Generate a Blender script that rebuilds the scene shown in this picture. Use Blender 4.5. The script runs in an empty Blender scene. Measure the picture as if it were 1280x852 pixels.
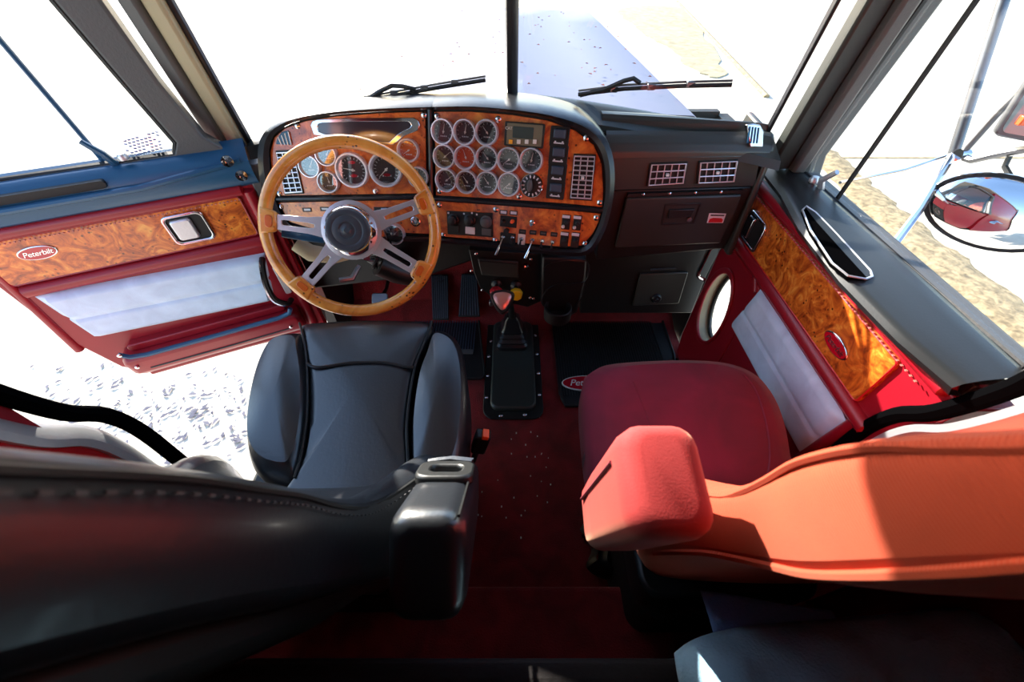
import bpy, bmesh, math, random
from mathutils import Vector, Matrix, Quaternion
random.seed(7)
C = bpy.context.scene.collection
S = bpy.context.scene
Z0 = 1.30                       # camera height over the cab floor; shapes are measured from eye height
T = Matrix.Translation((0, 0, Z0))
def V(*a): return Vector(a[0] if len(a) == 1 else a)
R = math.radians

# ---------------------------------------------------------------- camera
PT = R(47)
cam_d = bpy.data.cameras.new('camera'); cam = bpy.data.objects.new('camera', cam_d); C.objects.link(cam)
cam.location = (0, 0, Z0); cam.rotation_euler = (R(90) - PT, 0, 0)
cam_d.lens = 500 / 1280 * 36; cam_d.sensor_width = 36; cam_d.clip_start = 0.02; cam_d.clip_end = 400
cam_d.dof.use_dof = True; cam_d.dof.focus_distance = 1.15; cam_d.dof.aperture_fstop = 5.0
S.camera = cam
S.view_settings.view_transform = 'Standard'; S.view_settings.look = 'None'; S.view_settings.gamma = 1
S.view_settings.use_curve_mapping = False
S.view_settings.exposure = 1.25

# ---------------------------------------------------------------- sky and sun
SUN_DIR = V(-.62, 1.0, .41).normalized()      # towards the sun: ahead of the truck, to the driver's side
w = bpy.data.worlds.new('sky'); S.world = w; w.use_nodes = True
nt = w.node_tree; nt.nodes.clear()
sk = nt.nodes.new('ShaderNodeTexSky'); sk.sky_type = 'NISHITA'; sk.sun_disc = False
sk.sun_elevation = math.asin(SUN_DIR.z); sk.sun_rotation = math.atan2(SUN_DIR.x, SUN_DIR.y); sk.air_density = 1.2; sk.dust_density = 0.8; sk.ozone_density = 2.5
bg = nt.nodes.new('ShaderNodeBackground'); bg.inputs['Strength'].default_value = 0.30
wo = nt.nodes.new('ShaderNodeOutputWorld')
nt.links.new(sk.outputs[0], bg.inputs[0]); nt.links.new(bg.outputs[0], wo.inputs[0])
sl = bpy.data.lights.new('sun', 'SUN'); sl.energy = 9.5; sl.angle = R(0.6); sl.color = (1, .93, .82)
so = bpy.data.objects.new('sun', sl); C.objects.link(so)
so.rotation_euler = SUN_DIR.to_track_quat('Z', 'Y').to_euler()

# ---------------------------------------------------------------- ray helpers: a pixel of the photo onto a real plane
F = 500.0
_A = V(0, math.cos(PT), -math.sin(PT)); _U = V(0, math.sin(PT), math.cos(PT))
def ray(px, py): return _A + V((px - 640) / F, 0, 0) + _U * ((426 - py) / F)
def onp(px, py, o, n):
    r = ray(px, py); return r * (o.dot(n) / r.dot(n))
def atx(px, py, x): return onp(px, py, V(x, 0, 0), V(1, 0, 0))
def aty(px, py, y): return onp(px, py, V(0, y, 0), V(0, 1, 0))
def atz(px, py, z): return onp(px, py, V(0, 0, z), V(0, 0, 1))
class Fr:
    """flat working plane: origin, two axes, outward normal"""
    def __init__(s, o, e1, e2, n=None):
        s.o = V(o); s.a = V(e1).normalized(); s.b = V(e2).normalized()
        s.n = V(n).normalized() if n is not None else s.a.cross(s.b).normalized()
    def p(s, u, v, h=0): return s.o + s.a * u + s.b * v + s.n * h
    def uv(s, px, py, h=0):
        q = onp(px, py, s.o + s.n * h, s.n) - s.o; return (q.dot(s.a), q.dot(s.b))
    def m(s, u, v, h=0, rot=0):
        p = s.p(u, v, h); c, d = math.cos(rot), math.sin(rot); x = s.a * c + s.b * d; y = s.b * c - s.a * d
        return Matrix(((x.x, y.x, s.n.x, p.x), (x.y, y.y, s.n.y, p.y), (x.z, y.z, s.n.z, p.z), (0, 0, 0, 1)))
XY = Fr((0, 0, 0), (1, 0, 0), (0, 1, 0))

# ---------------------------------------------------------------- materials
def lin(c): return tuple(((x / 255) / 12.92 if x / 255 <= .04045 else ((x / 255 + .055) / 1.055) ** 2.4) for x in c)
def mat(name, rgb, rough=.5, metal=0, bump=0, scale=60, coat=0, sheen=0, var=0, spec=.5, vscale=6, emis=0):
    m = bpy.data.materials.new(name); m.use_nodes = True; t = m.node_tree; b = t.nodes['Principled BSDF']
    c = lin(rgb) + (1,)
    b.inputs['Base Color'].default_value = c; b.inputs['Roughness'].default_value = rough; b.inputs['Metallic'].default_value = metal
    b.inputs['Coat Weight'].default_value = coat; b.inputs['Coat Roughness'].default_value = .08
    b.inputs['Sheen Weight'].default_value = sheen; b.inputs['Specular IOR Level'].default_value = spec
    if sheen: b.inputs['Sheen Tint'].default_value = ((1, .62, .40, 1) if rgb[0] > 1.5 * rgb[2] else (1, 1, 1, 1)); b.inputs['Sheen Roughness'].default_value = .4
    tc = t.nodes.new('ShaderNodeTexCoord')
    if bump:
        n = t.nodes.new('ShaderNodeTexNoise'); n.inputs['Scale'].default_value = scale; n.inputs['Detail'].default_value = 5
        bp = t.nodes.new('ShaderNodeBump'); bp.inputs['Strength'].default_value = bump; bp.inputs['Distance'].default_value = .004
        t.links.new(tc.outputs['Object'], n.inputs['Vector']); t.links.new(n.outputs[0], bp.inputs['Height']); t.links.new(bp.outputs[0], b.inputs['Normal'])
    if var:
        n = t.nodes.new('ShaderNodeTexNoise'); n.inputs['Scale'].default_value = vscale; n.inputs['Detail'].default_value = 6; n.inputs['Distortion'].default_value = .6
        r = t.nodes.new('ShaderNodeValToRGB'); r.color_ramp.elements[0].position = .3; r.color_ramp.elements[1].position = .7
        r.color_ramp.elements[0].color = tuple(x * (1 - var) for x in c[:3]) + (1,); r.color_ramp.elements[1].color = tuple(min(1, x * (1 + var)) for x in c[:3]) + (1,)
        t.links.new(tc.outputs['Object'], n.inputs['Vector']); t.links.new(n.outputs[0], r.inputs[0]); t.links.new(r.outputs[0], b.inputs['Base Color'])
    return m
def burl(name, cols, scale=9, coat=.7):
    m = mat(name, (200, 110, 40), .3, coat=coat); t = m.node_tree; b = t.nodes['Principled BSDF']; L = t.links.new
    tc = t.nodes.new('ShaderNodeTexCoord')
    n1 = t.nodes.new('ShaderNodeTexNoise'); n1.inputs['Scale'].default_value = scale; n1.inputs['Detail'].default_value = 9; n1.inputs['Roughness'].default_value = .62; n1.inputs['Distortion'].default_value = 3.2
    r = t.nodes.new('ShaderNodeValToRGB'); e = r.color_ramp.elements; e[0].position = .26; e[0].color = lin(cols[0]) + (1,); e[1].position = .72; e[1].color = lin(cols[3]) + (1,)
    for p, c in ((.41, cols[1]), (.55, cols[2])): x = e.new(p); x.color = lin(c) + (1,)
    n2 = t.nodes.new('ShaderNodeTexVoronoi'); n2.inputs['Scale'].default_value = 75; n2.inputs['Randomness'].default_value = 1
    n3 = t.nodes.new('ShaderNodeTexNoise'); n3.inputs['Scale'].default_value = 14; n3.inputs['Detail'].default_value = 3
    r2 = t.nodes.new('ShaderNodeValToRGB'); r2.color_ramp.elements[0].position = .12; r2.color_ramp.elements[0].color = (1, 1, 1, 1); r2.color_ramp.elements[1].position = .26; r2.color_ramp.elements[1].color = (0, 0, 0, 1)
    r3 = t.nodes.new('ShaderNodeValToRGB'); r3.color_ramp.elements[0].position = .48; r3.color_ramp.elements[1].position = .6
    mu = t.nodes.new('ShaderNodeMath'); mu.operation = 'MULTIPLY'
    mx = t.nodes.new('ShaderNodeMix'); mx.data_type = 'RGBA'; mx.inputs[7].default_value = lin((60, 18, 6)) + (1,)
    for n in (n1, n2, n3): L(tc.outputs['Object'], n.inputs['Vector'])
    L(n1.outputs[0], r.inputs[0]); L(n2.outputs[0], r2.inputs[0]); L(n3.outputs[0], r3.inputs[0])
    L(r2.outputs[0], mu.inputs[0]); L(r3.outputs[0], mu.inputs[1]); L(mu.outputs[0], mx.inputs[0]); L(r.outputs[0], mx.inputs[6]); L(mx.outputs[2], b.inputs['Base Color'])
    return m
def glassmat(name, fac=.06, tint=(1, 1, 1, 1)):
    m = bpy.data.materials.new(name); m.use_nodes = True; t = m.node_tree; t.nodes.clear()
    tr = t.nodes.new('ShaderNodeBsdfTransparent'); tr.inputs[0].default_value = tint
    gl = t.nodes.new('ShaderNodeBsdfGlossy'); gl.inputs['Roughness'].default_value = .02
    mx = t.nodes.new('ShaderNodeMixShader'); mx.inputs[0].default_value = fac; o = t.nodes.new('ShaderNodeOutputMaterial')
    t.links.new(tr.outputs[0], mx.inputs[1]); t.links.new(gl.outputs[0], mx.inputs[2]); t.links.new(mx.outputs[0], o.inputs[0]); return m
def ribbed(name, rgb, axis, freq, rough=.7, strength=.6, sheen=0, var=0):
    m = mat(name, rgb, rough, sheen=sheen, var=var); t = m.node_tree; b = t.nodes['Principled BSDF']
    tc = t.nodes.new('ShaderNodeTexCoord'); wv = t.nodes.new('ShaderNodeTexWave'); wv.bands_direction = axis; wv.inputs['Scale'].default_value = freq
    bp = t.nodes.new('ShaderNodeBump'); bp.inputs['Strength'].default_value = strength; bp.inputs['Distance'].default_value = .002
    t.links.new(tc.outputs['Object'], wv.inputs['Vector']); t.links.new(wv.outputs[0], bp.inputs['Height']); t.links.new(bp.outputs[0], b.inputs['Normal']); return m
M = dict(
    leather=mat('black_leather', (28, 32, 37), .31, bump=.07, scale=160, spec=.9, coat=.12),
    vinyl_black=mat('black_vinyl', (50, 54, 51), .40, bump=.05, scale=300),
    plastic=mat('black_plastic', (25, 27, 27), .42, bump=.04, scale=200),
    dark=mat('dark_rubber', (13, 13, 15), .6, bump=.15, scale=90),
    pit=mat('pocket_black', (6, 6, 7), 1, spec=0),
    rim=mat('binnacle_black', (28, 29, 33), .3, bump=.05, scale=120),
    velour=mat('burgundy_velour', (112, 13, 42), .85, bump=.10, scale=500, sheen=.18, var=.3, vscale=7),
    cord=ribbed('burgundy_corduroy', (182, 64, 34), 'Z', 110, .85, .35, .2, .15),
    carpet=mat('burgundy_carpet', (122, 20, 25), .95, bump=.9, scale=260, sheen=.3, var=.35, vscale=12),
    red=mat('red_vinyl', (144, 17, 33), .33, bump=.05, scale=160, var=.08),
    redpaint=mat('red_paint', (190, 20, 26), .25, coat=.5),
    silver=mat('silver_velvet', (202, 222, 246), .6, bump=.08, scale=300, sheen=.3, var=.12, vscale=16),
    wood_a=burl('burl_wood_dash', ((110, 44, 20), (172, 78, 30), (214, 112, 44), (236, 148, 62)), 10),
    wood_b=burl('burl_wood_door', ((84, 30, 10), (170, 74, 22), (216, 112, 34), (240, 166, 70)), 16),
    wheelwood=burl('varnished_rim_wood', ((170, 98, 34), (222, 138, 48), (236, 160, 66), (240, 180, 100)), 5, .9),
    insert=mat('orange_wood_insert', (214, 100, 22), .3, coat=.6),
    chrome=mat('chrome', (222, 222, 226), .1, 1),
    satin=mat('satin_silver', (226, 226, 234), .3, .6),
    brushed=mat('brushed_aluminium', (216, 218, 223), .38, .75, bump=.1, scale=150),
    steel=mat('grey_metal', (120, 122, 126), .4, .9),
    white=mat('white_plastic', (232, 232, 230), .4), cream=mat('label_white', (226, 224, 214), .5),
    gaugeface=mat('gauge_face', (34, 36, 42), .4), orangeface=mat('orange_gauge_face', (206, 78, 30), .4),
    needle=mat('needle_white', (235, 232, 225), .4), needle_r=mat('needle_orange', (230, 90, 30), .4),
    tick=mat('tick_white', (215, 218, 222), .5),
    glass=glassmat('clear_glass', .05), gaugeglass=glassmat('gauge_glass', .12), smoke=mat('smoked_lens', (52, 48, 58), .12, coat=.8),
    lcd=mat('lcd_green_grey', (38, 52, 50), .15, coat=.5), module=mat('module_olive_grey', (112, 108, 84), .45),
    yellow=mat('yellow_plastic', (226, 190, 20), .4), redk=mat('red_plastic', (200, 20, 34), .4), amber=mat('amber_plastic', (240, 170, 40), .4),
    badge=mat('red_enamel', (186, 12, 36), .2, coat=.8), orange=mat('orange_button', (240, 96, 40), .4),
    copper=mat('rose_cap', (222, 160, 146), .28, .55),
    beige=mat('beige_pillar_trim', (172, 160, 128), .6, bump=.2, scale=120), greytrim=mat('grey_pillar_trim', (84, 84, 84), .5, bump=.15, scale=200),
    denim=mat('blue_cloth', (160, 204, 230), .9, bump=.5, scale=220, var=.15, vscale=9, sheen=.2),
    concrete=mat('concrete', (200, 190, 172), .9, bump=.2, scale=8, var=.08, vscale=1.5),
    drygrass=mat('dry_grass', (142, 124, 92), .95, bump=1, scale=30, var=.55, vscale=14), soil=mat('olive_soil', (146, 136, 108), 1, bump=1, scale=20, var=.3, vscale=5),
    hood=mat('pale_paint', (120, 124, 146), .6, spec=.15), pink=mat('pinkish_trim', (196, 120, 110), .5),
    leafs=mat('dry_leaf', (110, 50, 40), .8), chip=mat('grey_grit', (84, 84, 98), .9),  # chip is the grey of the leaf litter specks
    mat_rib=ribbed('ribbed_rubber', (22, 23, 26), 'X', 70, .55, .8), cab=mat('cab_lining_dark', (30, 22, 22), .8),
    mirror=mat('mirror_glass', (230, 232, 235), .03, 1), skysheen=mat('black_trim_sky_sheen', (30, 78, 112), .30, bump=.06, scale=160),  # black trim, with the blue sheen of the sky put into its colour
    paper=mat('sticker_white', (232, 236, 240), .6), blueink=mat('blue_ink', (50, 80, 140), .6),
    ribs=mat('blue_lit_rubber', (58, 70, 86), .5),  # rubber lightened to blue-grey: the light on it is put into the colour
    line=mat('pale_line', (150, 180, 220), .8),
)

# ---------------------------------------------------------------- mesh helpers
class MB:
    def __init__(s): s.v = []; s.f = []; s.mi = []
    def add(s, vs, fs):
        k = len(s.v); s.v += [V(v) for v in vs]; s.f += [tuple(i + k for i in f) for f in fs]; return s
    def box(s, c, d, q=None):
        x, y, z = d[0] / 2, d[1] / 2, d[2] / 2; c = V(c)
        vs = [V(a, b, e) for a in (-x, x) for b in (-y, y) for e in (-z, z)]
        if q is not None: vs = [q @ v for v in vs]
        return s.add([v + c for v in vs], [(0, 1, 3, 2), (4, 6, 7, 5), (0, 4, 5, 1), (2, 3, 7, 6), (0, 2, 6, 4), (1, 5, 7, 3)])
    def prism(s, fr, pts, h0, h1, top=1.0):
        n = len(pts); cx = sum(p[0] for p in pts) / n; cy = sum(p[1] for p in pts) / n
        vs = [fr.p(u, v, h0) for u, v in pts] + [fr.p(cx + (u - cx) * top, cy + (v - cy) * top, h1) for u, v in pts]
        return s.add(vs, [tuple(range(n))[::-1], tuple(range(n, 2 * n))] + [(i, (i + 1) % n, n + (i + 1) % n, n + i) for i in range(n)])
    def plate(s, fr, outer, inner, h0, h1):
        """flat ring between two outlines of equal count"""
        n = len(outer)
        vs = [fr.p(*p, h0) for p in outer] + [fr.p(*p, h0) for p in inner] + [fr.p(*p, h1) for p in outer] + [fr.p(*p, h1) for p in inner]
        fs = []
        for i in range(n):
            j = (i + 1) % n
            fs += [(i, j, n + j, n + i), (2 * n + i, 3 * n + i, 3 * n + j, 2 * n + j), (i, 2 * n + i, 2 * n + j, j), (n + i, n + j, 3 * n + j, 3 * n + i)]
        return s.add(vs, fs)
    def tube(s, path, r, k=8, closed=False, flat=1.0):
        P = [V(p) for p in path]; n = len(P); rs = r if isinstance(r, (list, tuple)) else [r] * n
        up = None; vs = []
        for i in range(n):
            t = (P[(i + 1) % n] - P[i - 1]) if closed else (P[min(i + 1, n - 1)] - P[max(i - 1, 0)])
            t.normalize()
            if up is None: up = t.orthogonal().normalized()
            up = (up - t * up.dot(t)).normalized(); sd = t.cross(up)
            vs += [P[i] + (up * math.cos(a) + sd * math.sin(a) * flat) * rs[i] for a in [2 * math.pi * j / k for j in range(k)]]
        fs = []
        for i in range(n if closed else n - 1):
            i2 = (i + 1) % n; off = 0
            if closed and i2 == 0:      # find the best twist
                off = min(range(k), key=lambda o: (vs[i * k] - vs[o]).length)
            for j in range(k):
                fs.append((i * k + j, i * k + (j + 1) % k, i2 * k + (j + 1 + off) % k, i2 * k + (j + off) % k))
        if not closed: fs += [tuple(range(k))[::-1], tuple(range((n - 1) * k, n * k))]
        return s.add(vs, fs)
    def lathe(s, prof, k=24, fr=XY, u=0, v=0):
        """profile (radius, height) turned about the plane's normal at (u, v)"""
        vs = [fr.p(u + r * math.cos(a), v + r * math.sin(a), h) for r, h in prof for a in [2 * math.pi * j / k for j in range(k)]]
        n = len(prof); fs = [(i * k + j, i * k + (j + 1) % k, (i + 1) * k + (j + 1) % k, (i + 1) * k + j) for i in range(n - 1) for j in range(k)]
        fs += [tuple(range(k))[::-1], tuple(range((n - 1) * k, n * k))]
        return s.add(vs, fs)
    def loft(s, rings, closed=True, caps=True):
        k = len(rings[0]); n = len(rings); vs = [p for r in rings for p in r]; kk = k if closed else k - 1
        fs = [(i * k + j, i * k + (j + 1) % k, (i + 1) * k + (j + 1) % k, (i + 1) * k + j) for i in range(n - 1) for j in range(kk)]
        if caps: fs += [tuple(range(k))[::-1], tuple(range((n - 1) * k, n * k))]
        return s.add(vs, fs)
    def mesh(s, name, m, smooth=True):
        me = bpy.data.meshes.new(name); me.from_pydata([tuple(v) for v in s.v], [], s.f)
        bm = bmesh.new(); bm.from_mesh(me); bmesh.ops.recalc_face_normals(bm, faces=bm.faces); bm.to_mesh(me); bm.free()
        me.materials.append(m)
        if smooth:
            me.polygons.foreach_set('use_smooth', [True] * len(me.polygons)); me.set_sharp_from_angle(angle=R(40))
        me.update(); return me
WM = {}
def link(name, me, parent=None, mx=Matrix.Identity(4), **k):
    o = bpy.data.objects.new(name, me); C.objects.link(o); wm = T @ mx; WM[o.name] = wm
    if parent is not None: o.parent = parent; o.matrix_local = WM[parent.name].inverted() @ wm
    else: o.matrix_local = wm
    for a, b in k.items(): o[a] = b
    return o
def ob(name, mb, m, parent=None, mx=Matrix.Identity(4), bev=0, sub=0, seg=2, smooth=True, **k):
    o = link(name, mb.mesh(name, M[m] if isinstance(m, str) else m, smooth), parent, mx, **k)
    if bev:
        b = o.modifiers.new('bevel', 'BEVEL'); b.width = bev; b.segments = seg; b.limit_method = 'ANGLE'; b.angle_limit = R(35); b.harden_normals = False
    if sub:
        x = o.modifiers.new('subsurf', 'SUBSURF'); x.levels = sub; x.render_levels = sub
    return o
def thing(name, label, cat, at, group=None):
    o = link(name, None, None, Matrix.Translation(V(at)), label=label, category=cat); o.empty_display_size = .05
    if group: o['group'] = group
    return o
def struct(name, mb, m, **k): return ob(name, mb, m, kind='structure', **k)
def dup_tree(o, mx_new, parent=None):
    """copy a part with its sub-parts, placed by matrix"""
    c = o.copy(); C.objects.link(c); wm = T @ mx_new; WM[c.name] = wm
    if parent is not None: c.parent = parent; c.matrix_parent_inverse = Matrix.Identity(4); c.matrix_local = WM[parent.name].inverted() @ wm
    for ch in list(o.children):
        d = ch.copy(); C.objects.link(d); d.parent = c; WM[d.name] = wm @ ch.matrix_local
    return c
def rrect(u0, v0, u1, v1, r, k=5):
    r = min(r, abs(u1 - u0) / 2 - 1e-5, abs(v1 - v0) / 2 - 1e-5); pts = []
    for cx, cy, a0 in ((u1 - r, v1 - r, 0), (u0 + r, v1 - r, 90), (u0 + r, v0 + r, 180), (u1 - r, v0 + r, 270)):
        pts += [(cx + r * math.cos(R(a0 + 90 * i / k)), cy + r * math.sin(R(a0 + 90 * i / k))) for i in range(k + 1)]
    return pts
def ell(cu, cv, a, b, k=28, rot=0): 
    c, d = math.cos(rot), math.sin(rot)
    return [(cu + a * math.cos(t) * c - b * math.sin(t) * d, cv + a * math.cos(t) * d + b * math.sin(t) * c) for t in [2 * math.pi * i / k for i in range(k)]]
def smooth_loop(pts, k=4, closed=True):
    P = [V(p) for p in pts]; n = len(P); out = []
    for i in range(n if closed else n - 1):
        g = lambda j: P[j % n] if closed else P[max(0, min(n - 1, j))]
        p0, p1, p2, p3 = g(i - 1), g(i), g(i + 1), g(i + 2)
        for q in range(k):
            t = q / k; out.append(.5 * ((2 * p1) + (p2 - p0) * t + (2 * p0 - 5 * p1 + 4 * p2 - p3) * t * t + (3 * p1 - p0 - 3 * p2 + p3) * t ** 3))
    if not closed: out.append(P[-1])
    return out
def insetp(pts, d):
    n = len(pts); cx = sum(p[0] for p in pts) / n; cy = sum(p[1] for p in pts) / n; out = []
    for i in range(n):
        a, b, c = V(*pts[i - 1], 0), V(*pts[i], 0), V(*pts[(i + 1) % n], 0)
        t = (c - a); 
        nn = V(-t.y, t.x, 0).normalized() if t.length > 1e-9 else V(0, 0, 0)
        q = b + nn * d
        if (V(cx, cy, 0) - q).length > (V(cx, cy, 0) - b).length: q = b - nn * d
        out.append((q.x, q.y))
    return out
def text(name, s, fr, u, v, size, m, parent, h=.0005, shear=0, rot=0, ext=.0003, spacing=1, **k):
    cu = bpy.data.curves.new(name, 'FONT'); cu.body = s; cu.size = size; cu.align_x = 'CENTER'; cu.align_y = 'CENTER'; cu.extrude = ext; cu.shear = shear; cu.resolution_u = 3; cu.space_character = spacing
    to = bpy.data.objects.new(name, cu); C.objects.link(to)
    dg = bpy.context.evaluated_depsgraph_get(); me = bpy.data.meshes.new_from_object(to.evaluated_get(dg)); bpy.data.objects.remove(to); 
    me.materials.clear(); me.materials.append(M[m]); return link(name, me, parent, fr.m(u, v, h, rot), **k)
def grid(fn, nu, nv):
    vs = [fn(i / nu, j / nv) for i in range(nu + 1) for j in range(nv + 1)]
    return MB().add(vs, [(i * (nv + 1) + j, (i + 1) * (nv + 1) + j, (i + 1) * (nv + 1) + j + 1, i * (nv + 1) + j + 1) for i in range(nu) for j in range(nv)])
def pillow(outline, ztop, zbot, bulge, edge=.03):
    """cushion body from a closed outline (x, y): z may vary through callables"""
    n = len(outline); cx = sum(p[0] for p in outline) / n; cy = sum(p[1] for p in outline) / n; rings = []
    zt = ztop if callable(ztop) else (lambda x, y: ztop)
    W = min(max(p[0] for p in outline) - min(p[0] for p in outline), max(p[1] for p in outline) - min(p[1] for p in outline)) / 2
    e = edge / W
    for sc, kind in ((1 - e * .8, 'b'), (1, 'b2'), (1.0, 'm'), (1 - e * .25, 't1'), (1 - e * .8, 't2'), (.8, 'c'), (.55, 'c'), (.28, 'c'), (.02, 'c')):
        r = []
        for x, y in outline:
            X = cx + (x - cx) * sc; Y = cy + (y - cy) * sc; z = zt(X, Y)
            zz = {'b': zbot, 'b2': zbot + edge * .6, 'm': z - edge * 1.0, 't1': z - edge * .35, 't2': z, 'c': z + bulge * (1 - sc ** 2)}[kind]
            r.append(V(X, Y, zz))
        rings.append(r)
    return MB().loft(rings)
def torus(mb, fr, u, v, r, tr, k=20, kk=6, h=0):
    return mb.tube([fr.p(u + r * math.cos(a), v + r * math.sin(a), h) for a in [2 * math.pi * i / k for i in range(k)]], tr, kk, True)

# ================================================================ OUTSIDE
GZ = -2.5
struct('ground', MB().box((0, 15, GZ - .05), (120, 120, .1)), 'concrete', smooth=False)
g1 = [atz(px, py, GZ) for px, py in ((1062, 236), (1090, 236), (1250, 420), (1282, 470), (1230, 450), (1130, 330))]
path = [(4.75, 6.3), (4.55, 4.8), (4.5, 3.6), (4.5, 2.4), (4.75, .8)]
wd = [.25, .28, .30, .32, .34]
mb = MB(); vs = []
N = 60
for i in range(N + 1):
    t = i / N * 4; k = min(3, int(t)); f = t - k
    a = V(*path[k], 0) * (1 - f) + V(*path[k + 1], 0) * f; d = (V(*path[k + 1], 0) - V(*path[k], 0)).normalized(); nn = V(-d.y, d.x, 0); ww = wd[k]
    vs += [a + nn * (ww + random.uniform(-.05, .05)) + V(0, 0, GZ + .002), a + nn * ww * .4 + V(0, 0, GZ + .03 + random.uniform(0, .02)), a - nn * ww * .5 + V(0, 0, GZ + .035), a - nn * (ww + random.uniform(-.04, .04)) + V(0, 0, GZ + .002)]
mb.add(vs, [(i * 4 + j, i * 4 + j + 1, i * 4 + j + 5, i * 4 + j + 4) for i in range(N) for j in range(3)])
ob('grass_strip', mb, 'drygrass', kind='stuff', label='strip of dry pale grass edging the concrete beside the truck', category='grass')
# olive planted patch ahead of the truck and its curb
pp = [atz(px, py, GZ) for px, py in ((775, 12), (848, 10), (880, 45), (905, 92), (870, 90), (835, 60), (800, 40))]
pp = [p + V(random.uniform(-.09, .09), random.uniform(-.06, .06), 0) for p in smooth_loop(pp, 8)]; n_ = len(pp)
mb = MB(); mb.add([p + V(0, 0, .02) for p in pp] + [p + V(0, 0, -.02) for p in pp], [tuple(range(n_))] + [(i, (i + 1) % n_, n_ + (i + 1) % n_, n_ + i) for i in range(n_)])
ob('grass_patch', mb, 'soil', kind='stuff', label='olive brown grass verge beyond the right edge of the hood', category='grass')
a, b = atz(846, 2, GZ), atz(958, 122, GZ)
struct('kerb_strip', MB().tube([a, a.lerp(b, .5), b], .06, 6), 'drygrass')
# leaf litter seen through the driver's door
mb = MB()
for i in range(260):
    px = random.uniform(60, 320); py = random.gauss(515, 38)
    if py < 450 or py > 590: continue
    p = atz(px + (py - 500) * .6, py, GZ + .006); s = random.uniform(.01, .035); a = random.uniform(0, 6.28)
    q = Quaternion((0, 0, 1), a); mb.add([p + q @ V(-s, 0, 0), p + q @ V(0, -s * .5, .006), p + q @ V(s * 1.4, 0, .002), p + q @ V(0, s * .5, .008)], [(0, 1, 2, 3)])
ob('leaf_litter', mb, 'chip', kind='stuff', label='grey specks of leaf litter on the bright ground below the open door', category='litter')
mb = MB()
p0, p1 = atz(1300, 190, GZ), atz(820, 205, GZ)
struct('pavement_joint', MB().box(((p0 + p1) / 2 + V(0, 0, .003)), ((p0 - p1).length, .05, .006)), 'drygrass')

# truck hood ahead of the windscreen
rings = []
for y in (1.30, 1.42, 1.8, 2.3, 2.9, 3.35, 3.42):
    w_ = .60 - .045 * (y - 1.3) / 2.1; z = -.405 - .03 * (y - 1.3) / 2.1 - (0 if y < 3.4 else .06)
    rings.append([V(x * w_, y, z - dz) for x, dz in ((-1, .5), (-1, .1), (-.97, .035), (-.9, .008), (-.5, .0), (-.02, -.012), (0, -.018), (.02, -.012), (.5, 0), (.9, .008), (.97, .035), (1, .1), (1, .5))])
hood = struct('hood', MB().loft(rings, closed=True), 'hood')
mb = MB()
for i in range(40): mb.lathe([(.004, 0), (.004, .002), (.001, .003)], 6, Fr((.022, 1.36 + i * .05, -.397 - .03 * i * .05 / 2.1), (1, 0, 0), (0, 1, 0)))
ob('rivet_row', mb, 'steel', hood, kind='stuff')
mb = MB()
for i in range(75):
    x = random.uniform(-.5, .52); y = random.uniform(1.45, 3.2); s = random.uniform(.004, .011); q = Quaternion((0, 0, 1), random.uniform(0, 6.28)); p = V(x, y, -.388 - .03 * (y - 1.3) / 2.1)
    mb.add([p + q @ V(-s, 0, 0), p + q @ V(0, -s * .6, .003), p + q @ V(s, 0, 0), p + q @ V(0, s * .6, .004)], [(0, 1, 2, 3)])
ob('fallen_petals', mb, 'leafs', kind='stuff', label='tiny red brown petals scattered over the pale hood', category='petals')

# ================================================================ CAB SHELL
XW = .74
struct('floor', grid(lambda a, b: V(-.74 + 1.48 * a, -.9 + 2.2 * b, -1.30), 2, 2), 'carpet', smooth=False)
# toe board rising to the firewall, tunnel carpet
struct('trim_1', MB().loft([[V(x, 1.28, -1.34), V(x, 1.28, -1.302), V(x, 1.42, -1.24), V(x, 1.56, -1.02), V(x, 1.58, -.52), V(x, 1.64, -.52), V(x, 1.64, -1.34)] for x in (-.74, .74)]), 'carpet', smooth=False)
struct('wall_front', MB().box((0, 1.60, -.99), (1.5, .03, 1.0)), 'dark', smooth=False)
struct('ceiling', MB().box((0, .1, .42), (1.62, 2.45, .05)), mat('headliner_grey', (150, 146, 140), .9), smooth=False)
struct('wall_back', MB().box((0, -1.15, -.4), (1.62, .05, 1.9)), 'cab', smooth=False)
# carpet step up to the sleeper
st = struct('trim_2', MB().box((0, -.12, -1.225), (1.48, .71, .15)), 'carpet', bev=.012)
# bunk
bunk = thing('bunk', 'dark bunk platform behind the seats at the bottom of the photo', 'bunk', (0, -.35, -.85))
ob('bunk_base', MB().box((0, -.46, -1.0), (1.46, 1.06, .28)), 'cab', bunk, bev=.01)
ob('bunk_mattress', MB().box((0, -.47, -.83), (1.46, 1.06, .07)), mat('dark_bunk_cover', (9, 3, 4), .95, bump=.4, scale=150), bunk, bev=.02)

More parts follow.
